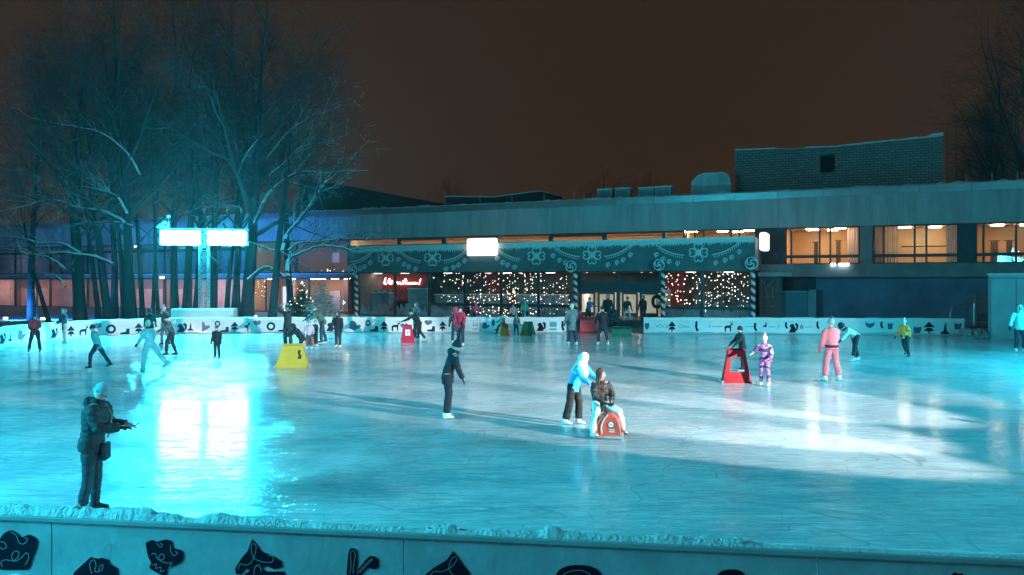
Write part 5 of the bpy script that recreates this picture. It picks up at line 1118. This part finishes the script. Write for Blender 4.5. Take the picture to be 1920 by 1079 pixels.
TL = [
 (95, 50.5, .15, 11, 'thin dark tree leaning left before the blue wing windows', 11, (-.25, 0), dict(clear=6, nprim=7, limbs=[([(75, 457), (45, 448), (10, 445), (-20, 435)], .08, .03, 4)])),
 (152, 51, .42, 20, 'thick dark trunk nearest the blue wing windows', 12, (-.02, 0), dict(limbs=[([(152, 475), (115, 457), (75, 457), (45, 448), (5, 440)], .11, .04, 4), ([(123, 537), (105, 517), (85, 514), (60, 524)], .08, .03, 2)])),
 (205, 50.2, .3, 19, 'dark trunk leaning left beside the thickest trunk', 13, (-.13, 0), dict(limbs=[([(212, 495), (170, 480), (110, 474), (60, 478), (20, 468), (-15, 470)], .12, .04, 5), ([(123, 505), (95, 485), (60, 476), (30, 462)], .1, .03, 2)])),
 (186, 54, .2, 17, 'slim trunk half hidden behind the leaning one', 14, (-.12, 0), {}),
 (232, 55, .2, 18, 'slim straight trunk with an orange window glow on its left', 15, (-.06, 0), {}),
 (247, 50.5, .38, 22, 'tall forked tree carrying long snowy limbs out to the left', 16, (-.04, 0), dict(spread=.55, limbs=[([(235, 420), (225, 412), (190, 396), (150, 391), (105, 377), (60, 381), (25, 379), (-10, 370)], .15, .05, 8), ([(238, 402), (220, 371), (180, 356), (140, 352), (105, 374), (70, 360)], .12, .03, 8), ([(220, 368), (205, 360), (185, 336), (150, 335)], .08, .03, 5), ([(250, 425), (225, 418), (175, 417), (160, 421)], .09, .04, 4), ([(262, 330), (240, 290), (190, 250), (120, 235), (60, 222), (35, 205)], .1, .03, 8)])),
 (268, 57, .2, 19, 'slim dark trunk just right of the forked tree', 17, (.0, 0), {}),
 (285, 53, .14, 16, 'young thin trunk, first of a close pair', 18, (.01, 0), dict(nprim=7)),
 (297, 53.4, .14, 17, 'young thin trunk, second of a close pair', 19, (.0, 0), dict(nprim=7)),
 (321, 55, .13, 15, 'thin pale trunk lit blue left of the ballast box', 20, (.01, 0), dict(nprim=7)),
 (347, 54, .32, 21, 'thick trunk left of the lattice light mast', 21, (.03, 0), dict(spread=.5)),
 (367, 56, .26, 20, 'trunk close behind the left edge of the lattice mast', 22, (.04, 0), {}),
 (398, 55, .3, 21, 'trunk directly right of the lattice light mast', 23, (.02, 0), dict(limbs=[([(392, 480), (405, 490), (412, 503), (427, 499)], .07, .03, 2)])),
 (425, 55.5, .2, 18, 'slim trunk under the right floodlight bank', 24, (.05, 0), {}),
 (446, 54, .2, 18, 'slim trunk right of the floodlight banks', 25, (.02, 0), dict(limbs=[([(452, 400), (450, 390), (430, 386), (410, 390)], .06, .02, 6)])),
 (462, 51, .46, 22, 'massive leaning tree right of the floodlights with broad upper limbs', 26, (.06, 0), dict(spread=.6, limbs=[([(478, 420), (500, 370), (525, 345), (545, 330), (580, 322), (612, 326), (650, 322), (690, 321)], .15, .03, 8), ([(500, 370), (530, 344), (555, 344), (590, 357)], .08, .02, 4), ([(505, 330), (540, 300), (575, 272), (640, 271)], .09, .02, 7), ([(500, 300), (540, 250), (590, 215), (640, 190)], .1, .02, 8), ([(465, 455), (480, 459), (530, 475), (546, 486)], .1, .04, 4), ([(466, 525), (495, 503), (515, 508), (530, 518), (542, 514)], .17, .14, 0)])),
 (508, 49.6, .3, 15, 'dark crooked tree leaning right in front of the warm hall', 27, (.13, 0), dict(clear=7, spread=.7, crook=.04, limbs=[([(530, 470), (538, 440), (556, 420), (575, 395), (592, 368), (606, 348), (616, 330)], .16, .04, 6), ([(545, 482), (575, 470), (600, 461), (640, 465), (664, 470)], .1, .05, 5), ([(540, 470), (560, 455), (600, 452), (650, 444), (700, 432)], .08, .02, 7), ([(538, 510), (540, 490), (548, 478)], .14, .1, 2)])),
]
for px, Y, rad, H, lb, sd_, ln, kw in TL: tree(px, Y, rad, H, lb, sd_, ln, **kw)
# taller trees further back fill the crown mass
M_far = mat('far_twig', (.06, .065, .07), .9, .3, 2)
for i, (px, Y, H, lb) in enumerate(((60, 62, 22, 'tall bare tree behind the left wing roof'), (215, 64, 25, 'tallest bare tree rising behind the forked tree'), (330, 62, 26, 'tall bare tree behind the light mast'), (440, 63, 26, 'tall bare tree behind the massive leaning one'), (545, 64, 23, 'bare tree with thin crown at the right side of the grove'))):
    tree(px, Y, .3, H, lb, 40+i, (0, 0), clear=7, kids=(8, 7, 4), spread=.5, nprim=15)
for i, (px, Y, H, lb) in enumerate(((1130, 150, 24, 'faint bare crown far behind the ventilation boxes, left one'), (1235, 150, 23, 'faint bare crown far behind the ventilation boxes, right one'), (830, 150, 22, 'faint bare crown far behind the roof lantern'))):
    tree(px, Y, .3, H, lb, 60+i, (0, 0), clear=9, kids=(7, 6, 4), spread=.5, nprim=10, group='far trees behind the roof', mats=(M_far, M_far))
for i, (px, Y, H, sp, lb) in enumerate(((1925, 85, 38, .22, 'tall dark poplar filling the upper right corner'), (1882, 95, 25, .2, 'dark poplar beside the tall one at the right edge'), (1835, 120, 23, .4, 'dim bare tree behind the roof ladder'))):
    tree(px, Y, .4, H, lb, 70+i, (0, 0), clear=5, kids=(9, 8, 5), spread=sp, nprim=26, group='dark trees beyond the right roof', mats=(M_far, M_far))
# ---- fir trees
M_needle = snowy('needle_snow', (.03, .075, .055), (.72, .76, .78), .12, .55, scale=2.2, amt=.7)
M_needle2 = mat('green_needle', (.04, .1, .045), .8, .4, 6)
def fir(px, Y, H, Rb, label, seed, needle, zb=0.0, group=None, bulbs=False):
    r = random.Random(seed); base = Vector(((px-CX)/F*Y, Y, zb)); root = empty('fir_tree', base, label, 'fir tree', group)
    tb = MB(); tb.tube([base, base+Vector((0, 0, H*.5)), base+Vector((0, 0, H*.97))], [H*.022, H*.014, .01], 7); tb.build('trunk', M_bark, root)
    cb = MB(); nl = int(11+H*2.6)
    for l in range(nl):
        f = l/nl; z = H*(.1+.88*f); rr_ = Rb*(1-f)**.85*r.uniform(.8, 1.12)+.05; nb = int(8+15*(1-f)); a0 = r.uniform(0, 6)
        for k in range(nb):
            a = a0+2*PI*k/nb+r.uniform(-.2, .2); ln = rr_*r.uniform(.72, 1.12); d = Vector((math.cos(a), math.sin(a), 0)); s = Vector((-d.y, d.x, 0)); ns = 4
            pr_ = None
            for j in range(ns+1):
                t = j/ns; q = base+Vector((0, 0, z))+d*(ln*t)+Vector((0, 0, -ln*.34*t+ln*.22*t*t)); w = (ln*.2+.07)*math.sin(PI*min(1, .18+t*.82))+.015
                cur = (q, w)
                if pr_:
                    for sg in (-1, 1):      # needle sprays each side, uneven
                        e = q+s*(sg*w*r.uniform(.7, 1.5))+d*(ln*.1)+Vector((0, 0, -w*r.uniform(.15, .5)))
                        cb.add([pr_[0], q, e], [(0, 1, 2)] if sg < 0 else [(1, 0, 2)])
                        e2 = pr_[0].lerp(q, .5)+s*(sg*w*r.uniform(.5, 1.1))+d*(ln*.12)+Vector((0, 0, w*r.uniform(-.1, .3)))
                        cb.add([pr_[0], q, e2], [(0, 1, 2)] if sg < 0 else [(1, 0, 2)])
                pr_ = cur
    cb.build('foliage', needle, root)
    if bulbs:
        bb = MB()
        for i in range(34):
            f = r.random(); a = r.uniform(0, 2*PI); q = base+Vector((0, 0, H*(.1+.85*f)))+Vector((math.cos(a), math.sin(a), 0))*(Rb*(1-f)*.95); bb.ball(q, .024, 5, 4)
        bb.build('bulb', M_bulb, root)
    return root
def pk_h(py, Y): return CH+(HZ-py)/F*Y
fir(603, 50.4, pk_h(519, 50.4), 2.1, 'snow dusted fir tree behind the boards in front of the warm hall', 1, M_needle)
fir(566, 60.5, pk_h(524, 60.5), 1.7, 'dark green fir with warm lights left of the snowy fir', 2, M_needle2, bulbs=True)
Yi = fY(962, 2.2); fir(962, Yi, pk_h(538, Yi), .9, 'dark green indoor fir among the fairy lights', 3, M_needle2, bulbs=True)
# ================================================================ LIGHT MASTS
M_lens = emis('floodlight_lens', (.035, .77, 1), 1150)
M_truss = mat('truss_aluminium', (.6, .62, .64), .35, .1, 3, metal=.5)
def bar(mb, a, b, r=.025): mb.tube([a, b], r, 5)
def mast(loc, rz, label, lens, cover=True, watch=True):
    """lattice mast with a crossbar and two banks of floodlights; local -Y is the way the lamps face"""
    M = Matrix.Translation(loc) @ Matrix.Rotation(rz, 4, 'Z')
    root = empty('light_mast', loc, label, 'light mast', 'floodlight masts round the rink')
    T = lambda x, y, z: M @ Vector((x, y, z))
    mb = MB(); H = 6.3; w = .26
    for sx in (-w, w):
        for sy in (-w, w): bar(mb, T(sx, sy, .0), T(sx, sy, H), .03)
    n = 12
    for k in range(n):
        z0, z1 = 1.2+(H-1.2)*k/n, 1.2+(H-1.2)*(k+1)/n
        for (a, b) in (((-w, -w), (w, -w)), ((w, -w), (w, w)), ((w, w), (-w, w)), ((-w, w), (-w, -w))):
            bar(mb, T(*a, z0), T(*b, z1), .018) if k % 2 else bar(mb, T(*b, z0), T(*a, z1), .018)
            bar(mb, T(*a, z1), T(*b, z1), .018)
    mb.build('lattice', M_truss, root)
    mb = MB(); bar(mb, T(-2.65, 0, H+.05), T(2.65, 0, H+.05), .05); bar(mb, T(-2.65, 0, H-.95), T(2.65, 0, H-.95), .04)
    for x in (-2.6, -.35, .35, 2.6): bar(mb, T(x, 0, H-.95), T(x, 0, H+.05), .03)
    mb.build('crossbar', M_truss, root)
    for bank in (-1, 1):
        for row in range(2):
            for i in range(3):
                x = bank*(.58+i*.78)-.0; z = H-.28-row*.44
                mb = MB(); mb.box((-.38, 0, -.21), (.38, .16, .21)); hs = mb.build('floodlight', M_dark, None)
                mt = M @ Matrix.Translation((x, -.12, z)) @ Matrix.Rotation(R(9), 4, 'X')
                hs.location = mt.translation; hs.rotation_euler = mt.to_euler(); hs.parent = root; hs.matrix_parent_inverse = Matrix.Translation(-Vector(loc)); bevel(hs, .02)
                mb = MB(); mb.poly([(.385*math.copysign(abs(math.cos(a))**.4, math.cos(a)), -.006, .21*math.copysign(abs(math.sin(a))**.4, math.sin(a))) for a in [2*PI*q/20 for q in range(20)]]); ln = mb.build('lens', lens, None, world=False); ln.parent = hs
    if cover:
        mb = MB(); c = [T(x, y, 0) for x, y in ((-1.8, -.7), (1.85, -.7), (1.85, .7), (-1.8, .7))]
        mb.prism(c, (0, 0, 1.42)); bevel(mb.build('ballast_cover', mat('ballast_cloth', (.62, .66, .68), .6, .15, 1), root), .06, 3)
    if watch:
        for dx, dz in ((-2.35, .42), (-2.1, .75)):
            mb = MB(); bar(mb, T(dx, 0, H+.05), T(dx, 0, H+dz), .02); mb.ball(T(dx, -.05, H+dz+.05), (.14, .17, .12), 10, 7); mb.build('camera_dome', M_white, root, smooth=True)
        mb = MB(); mb.prism([T(-2.85, -.1, H+.12), T(-2.3, -.1, H+.12), T(-2.57, -.1, H+.42)], M.to_3x3() @ Vector((0, .35, 0))); bevel(mb.build('camera_hood', M_white, root), .03)
    return root
def facing(frm, to): v = Vector(to)-Vector(frm); return math.atan2(v.y, v.x)+PI/2
FL = Vector(((383-CX)/F*48, 48, 0))
mast(FL, R(9), 'lattice floodlight mast with two glaring cyan lamp banks behind the left boards', M_lens)
NR = Vector((20.8, 2.9, 0)); mast(NR, facing(NR, (4, 25, 0)), 'floodlight mast with cold white and cyan lamps at the near right corner', emis('lens_dim', CYAN, 160), True, False)
FR = Vector((27.5, 25, 0)); mast(FR, facing(FR, (0, 22, 0)), 'floodlight mast at the far right corner of the rink', emis('lens_right', CYAN, 800), True, False)
NL = Vector((-16.3, 6.0, 0)); mast(NL, facing(NL, (-2, 16, 0)), 'floodlight mast at the near left corner of the rink', emis('lens_left', CYAN, 500), True, False)
def spot(name, loc, to, col, W_, half, blend=.5, size=.25):
    l = bpy.data.lights.new(name, 'SPOT'); l.energy = W_; l.color = col; l.spot_size = R(half*2); l.spot_blend = blend; l.shadow_soft_size = size
    o = bpy.data.objects.new(name, l); COL.objects.link(o); o.location = loc
    o.rotation_euler = (Vector(to)-Vector(loc)).to_track_quat('-Z', 'Y').to_euler(); return o
def beam(src, az, dist, W_, half, blend, col=WHITE):
    to = Vector((src.x+math.cos(R(az))*dist, src.y+math.sin(R(az))*dist, 0)); return spot('floodlight_beam', src, to, col, W_, half, blend, .12)
NRl = Vector((20.6, 3.0, 5.85))
for az, dist, w_, half in ((116.5, 32, 34000, 7.5), (127, 32, 86000, 8.5), (137, 29, 74000, 8), (142.5, 23, 42000, 6.2)): beam(NRl, az, dist, w_, half, .2)
for az in (96, 106, 116, 126, 136, 146, 156, 165): beam(NRl+Vector((0, 0, .2)), az, 44, 8500, 6.4, .5)
spot('floodlight_beam', NRl+Vector((0, 0, .3)), (-16.5, 22.3, 0), WHITE, 90000, 1.5, .6, .12)
# blue ground floods under the trees
for (px, py, Y, to, lb, e) in ((12, 597, 60, (-44, 86, 8), 'small bright ground floodlight behind the left boards, outer one', 3200), (82, 598, 61, (-35, 84, 7), 'small bright ground floodlight behind the left boards beside the red jacket', 3200), (305, 521, 63, (-30, 86, 8), 'small blue white lamp fixed low between the young trunks', 3500), (478, 594, 60, (-34, 86, 8), 'small ground floodlight at the foot of the massive leaning tree', 900)):
    p = P(px, py, Y); t = empty('ground_floodlight', p, lb, 'floodlight', 'small floodlights under the trees')
    mb = MB(); mb.box((p.x-.22, p.y-.1, p.z-.12), (p.x+.22, p.y+.1, p.z+.12)); bevel(mb.build('housing', M_dark, t), .03)
    mb = MB(); mb.quad((p.x-.18, p.y-.105, p.z-.08), (p.x+.18, p.y-.105, p.z-.08), (p.x+.18, p.y-.105, p.z+.08), (p.x-.18, p.y-.105, p.z+.08)); mb.build('lens', emis('small_lens', (.6, .95, 1), 8), t)
    if p.z > 1: mb = MB(); mb.tube([p+Vector((0, .1, 0)), Vector((p.x, p.y+.1, 0))], .04, 6); mb.build('pole', M_dark, t)
    spot('ground_flood_beam', p+Vector((0, .25, .2)), to, BLUE, e*1.7, 62, .6, .2)
    spot('ground_flood_beam', p+Vector((0, -.25, .3)), (p.x+2, p.y-7, p.z+14), (.05, .42, 1), e*.7, 55, .8, .2)  # extra upward beam added to tint the crowns blue
# ================================================================ SKATING AIDS AND SMALL THINGS
def aid(px, py, w, h, rz, label, col, kind, dep=None):
    """plastic skating aid: tapering hollow frame. local -Y = front"""
    g = GR(px, py); root = empty('skating_aid', g, label, 'skating aid', 'skating aids on the ice'); M = Matrix.Translation(g) @ Matrix.Rotation(R(rz), 4, 'Z')
    m = mat('aid_plastic', col, .6, .12, 2, spec=.2); dep = dep or w*.75; t = .03; k = .58
    T = lambda x, y, z: M @ Vector((x, y, z))
    def pan(mb, a, b, c, d, off):
        o = (M.to_3x3() @ Vector(off)); mb.prism([T(*a), T(*b), T(*c), T(*d)], o)
    w2, d2 = w/2, dep/2; wt, dt = w2*k, d2*k
    X = lambda z: w2+(wt-w2)*z/h
    Yd = lambda z: d2+(dt-d2)*z/h
    mb = MB()
    if kind == 'open':     # front with a tall opening
        z0, z1 = h*.34, h*.8; q = .62
        pan(mb, (-X(0), -Yd(0), 0), (X(0), -Yd(0), 0), (X(z0), -Yd(z0), z0), (-X(z0), -Yd(z0), z0), (0, t, 0))
        pan(mb, (-X(z1), -Yd(z1), z1), (X(z1), -Yd(z1), z1), (X(h), -Yd(h), h), (-X(h), -Yd(h), h), (0, t, 0))
        for s in (-1, 1):
            a, b = (X(z0)*q*s, X(z0)*s) if s > 0 else (X(z0)*s, X(z0)*q*s); c, d = (X(z1)*s, X(z1)*q*s) if s > 0 else (X(z1)*q*s, X(z1)*s)
            pan(mb, (a, -Yd(z0), z0), (b, -Yd(z0), z0), (c, -Yd(z1), z1), (d, -Yd(z1), z1), (0, t, 0))
    else: pan(mb, (-X(0), -Yd(0), 0), (X(0), -Yd(0), 0), (X(h), -Yd(h), h), (-X(h), -Yd(h), h), (0, t, 0))
    mb.build('front_panel', m, root)
    for s in (-1, 1):
        mb = MB(); a = [(s*X(0), -Yd(0)+t+.002, 0), (s*X(0), Yd(0), 0), (s*X(h), Yd(h), h), (s*X(h), -Yd(h)+t+.002, h)]
        if s < 0: a = a[::-1]
        pan(mb, *a, (-s*t, 0, 0)); mb.build('side_panel', m, root)
    mb = MB(); mb.tube([T(-X(h)-.02, Yd(h)*.2, h+.02), T(X(h)+.02, Yd(h)*.2, h+.02)], .035, 8); mb.tube([T(-X(h)*1.0, Yd(h), h-.02), T(X(h)*1.0, Yd(h), h-.02)], .03, 8); mb.build('grab_bar', m, root)
    mb = MB()
    for s in (-1, 1): mb.tube([T(s*(w2+.02), -d2-.1, .06), T(s*(w2+.02), -d2-.05, .02), T(s*(w2+.02), d2+.08, .02)], .024, 6)
    mb.build('runner', mat('runner_pale', (.6, .55, .55), .4, .1), root)
    if kind == 'badge':
        z0, z1 = h*.42, h*.78; e = .012; mb = MB(); ln = (-Yd(z0)-e, -Yd(z1)-e)
        mb.add([T(-X(z0)*.42, ln[0], z0), T(X(z0)*.42, ln[0], z0), T(X(z1)*.5, ln[1], z1), T(-X(z1)*.5, ln[1], z1)], [(0, 1, 2, 3)]); mb.build('badge', M_white, root)
        mb = MB(); zc = h*.6; mb.add([T(math.cos(a)*w*.06, -Yd(zc)-.02, zc+math.sin(a)*w*.09) for a in [2*PI*i/12 for i in range(12)]], [tuple(range(12))]); mb.build('badge_mark', mat('badge_grey', (.3, .3, .32), .5, .1), root)
    if kind == 'slot':
        mb = MB(); mb.mi = 0; pts = [(.02, .36), (.1, .4), (.2, .38), (.24, .55), (.16, .6), (.2, .78), (.05, .8), (.04, .62), (.09, .55)]
        off = .26*w; mb.add([T(off*.55+x*w*.6, -Yd(z*h)-.008, z*h) for x, z in pts], [tuple(range(len(pts)))]); mb.build('painted_slot', mat('slot_shade_black', (.012, .015, .012), .5, .1), root)  # dark of the cutout painted as a flat black patch
    return root
aid(549, 687, 1.18, .78, 12, 'yellow skating aid with painted dark figure slot pushed by bending black skater', (.5, .36, .04), 'slot')
aid(1380, 717, .86, 1.0, -6, 'red skating aid with tall open front held by black hooded jacket', (.34, .012, .022), 'open', .45)
aid(764, 642, .72, .84, 12, 'crimson skating aid with white badge beside crouching black skater', (.55, .015, .06), 'badge')
aid(990, 629, .78, .74, -20, 'dark green skating aid leaning at the far boards', (.03, .1, .05), 'plain')
aid(946, 629, .62, .62, 15, 'orange skating aid under the child in dull teal jacket', (.75, .16, .04), 'plain')
aid(581, 645, .55, .5, 10, 'small orange skating aid behind the black skater and yellow aid', (.6, .18, .08), 'plain')
# low green sledge and red bench in the gap of the boards
def sledge(px, py, w, h, label, col, name):
    g = GR(px, py); root = empty(name, g, label, 'sledge' if name == 'sledge' else 'bench'); m = mat(name+'_plastic', col, .4, .12, 2)
    mb = MB(); mb.prism([g+Vector((-w/2, -.3, .06)), g+Vector((w/2, -.3, .06)), g+Vector((w/2*.94, -.2, h)), g+Vector((-w/2*.94, -.2, h))], (0, .5, 0)); bevel(mb.build('shell', m, root), .05, 3)
    mb = MB(); mb.tube([g+Vector((-w/2, -.15, .9*h)), g+Vector((-w/2+.05, .1, h+.1)), g+Vector((w/2-.05, .1, h+.1)), g+Vector((w/2, -.15, .9*h))], .03, 7); mb.build('rail', m, root)
    for s in (-.4, .4): mb = MB(); mb.tube([g+Vector((-w/2-.1, s*.6, .1)), g+Vector((-w/2, s*.6, .03)), g+Vector((w/2+.05, s*.6, .03))], .028, 6); mb.build('runner', m, root)
    return root
sledge(1165, 629, 1.1, .38, 'low green plastic sledge in the gap of the boards', (.03, .22, .14), 'sledge')
sledge(1104, 624, 1.15, .82, 'red plastic bench standing in the gap of the boards', (.6, .02, .03), 'bench')
# orange sitting sledge under the long haired woman
g = GR(1141, 819); sl = empty('sitting_sledge', g, 'orange domed sitting sledge with white round emblem under long haired woman', 'sledge')
ax = Vector((math.cos(R(-10)), math.sin(R(-10)), 0)); ay = Vector((-ax.y, ax.x, 0))
M_or = mat('orange_shell', (.85, .12, .07), .4, .15, 3)
mb = MB(); prof = [(-.25, .06), (-.25, .16), (-.22, .32), (-.15, .44), (-.05, .49), (.06, .49), (.15, .44), (.22, .32), (.25, .16), (.25, .06)]
rows = []
for j, (yy, k) in enumerate(((-.23, .9), (-.245, .97), (-.2, 1), (.12, 1), (.22, .85))):
    rows.append([g+ax*(x*k)+ay*(yy+.0)+ZV*(.05+(z-.05)*(k if j != 0 else .85)) for x, z in prof])
m = len(prof); mb.add([v for rw in rows for v in rw], [(i*m+k, i*m+k+1, (i+1)*m+k+1, (i+1)*m+k) for i in range(4) for k in range(m-1)]+[tuple(range(m-1, -1, -1)), tuple(4*m+k for k in range(m))]); bevel(mb.build('shell', M_or, sl, smooth=True), .02)
mb = MB(); pts = sm([(-.12, .1), (-.13, .25), (-.08, .38), (-.02, .46), (.0, .5)], 4); mb.tube([g+ax*x+ay*-.25+ZV*z for x, z in pts], .012, 6); mb.build('strap', M_white, sl)
mb = MB(); c = g+ax*.06+ay*-.252+ZV*.29; ring = [c+ax*(.05*math.cos(2*PI*i/16))+ZV*(.05*math.sin(2*PI*i/16)) for i in range(16)]; mb.prism(ring, ay*.01); eb = mb.build('emblem', M_white, sl)
mb = MB(); mb.prism([c-ay*.004+ax*(.018*math.cos(2*PI*i/10))+ZV*(.018*math.sin(2*PI*i/10)) for i in range(10)], ay*.002); mb.build('emblem_mark', M_or, eb)
mb = MB(); [mb.prism([g+ax*(.02)+ay*-.246+ZV*z, g+ax*.14+ay*-.246+ZV*z, g+ax*.14+ay*-.246+ZV*(z+.014), g+ax*.02+ay*-.246+ZV*(z+.014)], ay*-.004) for z in (.14, .18)]; mb.build('emblem_line', M_white, sl)
mb = MB(); mb.prism([g+ax*x+ay*y+ZV*.012 for x, y in ((-.3, -.3), (.3, -.3), (.3, .26), (-.3, .26))], (0, 0, .05)); bevel(mb.build('runner_board', mat('sled_grey', (.4, .42, .43), .5, .15), sl), .02)
# foreground man's phone and shoulder bag
def ploc(info, v): return info.w(v)
w0 = man.o(man.arms[0][2]+man.arms[0][3]*.13); ph = MB(); c = man.w(w0+Vector((.015, .03, .01)))
f_ = Matrix.Rotation(R(RIGHT+8), 3, 'Z') @ Vector((0, 1, 0)); s_ = Matrix.Rotation(R(RIGHT+8), 3, 'Z') @ Vector((1, 0, 0)); up_ = (f_*.8+ZV*.45).normalized()
ph.prism([c-s_*.036-up_*.03, c+s_*.036-up_*.03, c+s_*.036+up_*.06, c-s_*.036+up_*.06], s_.cross(up_)*.009)
tag(bevel(ph.build('phone', mat('phone_dark', (.03, .04, .05), .2, .1)), .003), 'dark phone held in the hands of the man at near boards', 'phone')
bg = empty('shoulder_bag', man.w(man.pel+Vector((.1, .22, -.05))), 'dark shoulder bag hanging in front of the man at near boards', 'bag')
bm2 = MB(); pc = man.pel+Vector((.03, .165, -.12))
bm2.prism([man.w(pc+Vector((dx, 0, dz))) for dx, dz in ((-.11, -.15), (.11, -.16), (.1, .1), (-.1, .1))], f_*.075); bevel(bm2.build('pouch', mat('bag_nylon', (.012, .014, .022), .6, .2), bg), .03, 3)
bm2 = MB(); nk = man.neck; bm2.tube([man.w(pc+Vector((-.12, .02, .14))), man.w(nk+Vector((-.1, .17, -.2))), man.w(nk+Vector((-.12, .06, .01))), man.w(nk+Vector((-.04, -.09, .02)))], .011, 6); bm2.build('strap', mat('strap_grey', (.25, .24, .25), .7, .1), bg)
# white heart patch on the bent skater's back is left to the jacket; wreath hung at the right door jamb
wr_c = fp(1232, 566, DG+.2); wr = empty('door_wreath', wr_c, 'dark wreath with silver bow at the right door jamb', 'wreath'); mb = MB(); rw_ = .42
mb.tube([wr_c+U*(rw_*.75*math.cos(2*PI*i/18))+ZV*(rw_*math.sin(2*PI*i/18)) for i in range(19)], .12, 7, cap=False); mb.build('ring', mat('wreath_green', (.015, .03, .025), .8, .5, 8, 1, 20), wr)
mb = MB(); mb.ball(wr_c+Nf*.12+ZV*.05, (.1, .06, .22), 8, 6); mb.ball(wr_c+Nf*.12-ZV*.12+U*.12, (.1, .05, .16), 8, 6); mb.build('bow', M_white, wr, smooth=True)
HAZE = .00022
# ================================================================ SKY AND RENDER SETTINGS
w = bpy.data.worlds.new('World'); sc.world = w; w.use_nodes = True; t = w.node_tree; t.nodes.clear()
o = t.nodes.new('ShaderNodeOutputWorld'); b = N(t, 'ShaderNodeBackground', Strength=1.0)
tc = N(t, 'ShaderNodeTexCoord'); sx = N(t, 'ShaderNodeSeparateXYZ'); L(t, tc.outputs['Generated'], sx.inputs[0])
rp = N(t, 'ShaderNodeValToRGB'); L(t, sx.outputs['Z'], rp.inputs[0])
e = rp.color_ramp.elements; e[0].position = 0; e[0].color = (.036, .0195, .0112, 1); e[1].position = .5; e[1].color = (.0265, .0165, .0095, 1)
nz = N(t, 'ShaderNodeTexNoise', Scale=2.0, Detail=3.0); L(t, tc.outputs['Generated'], nz.inputs[0]); mr = N(t, 'ShaderNodeMapRange'); L(t, nz.outputs['Fac'], mr.inputs[0]); mr.inputs[3].default_value = .88; mr.inputs[4].default_value = 1.12
L(t, rp.outputs[0], b.inputs[0]); L(t, mr.outputs[0], b.inputs[1]); L(t, b.outputs[0], o.inputs[0])
v = sc.view_settings; v.view_transform = 'Standard'; v.look = 'None'; v.exposure = 0; v.gamma = 1; v.use_curve_mapping = False
c = sc.cycles; c.max_bounces = 6; c.diffuse_bounces = 3; c.glossy_bounces = 3; c.transmission_bounces = 4; c.transparent_max_bounces = 8
c.sample_clamp_indirect = 4; c.use_denoising = True; c.caustics_reflective = False; c.caustics_refractive = False
try: c.denoiser = 'OPENIMAGEDENOISE'
except Exception: pass

# thin scattering volume added for the glow round the lamps
hb = MB(); hb.box((-105, -8, -1.2), (80, 175, 42)); hm, ht, ho = nt('haze'); pv = N(ht, 'ShaderNodeVolumePrincipled'); pv.inputs['Color'].default_value = (.9, .95, 1, 1); pv.inputs['Density'].default_value = HAZE; pv.inputs['Anisotropy'].default_value = .7
L(ht, pv.outputs[0], ho.inputs['Volume']); tag(hb.build('haze', hm), None, None, None, 'stuff')
c.volume_bounces = 0
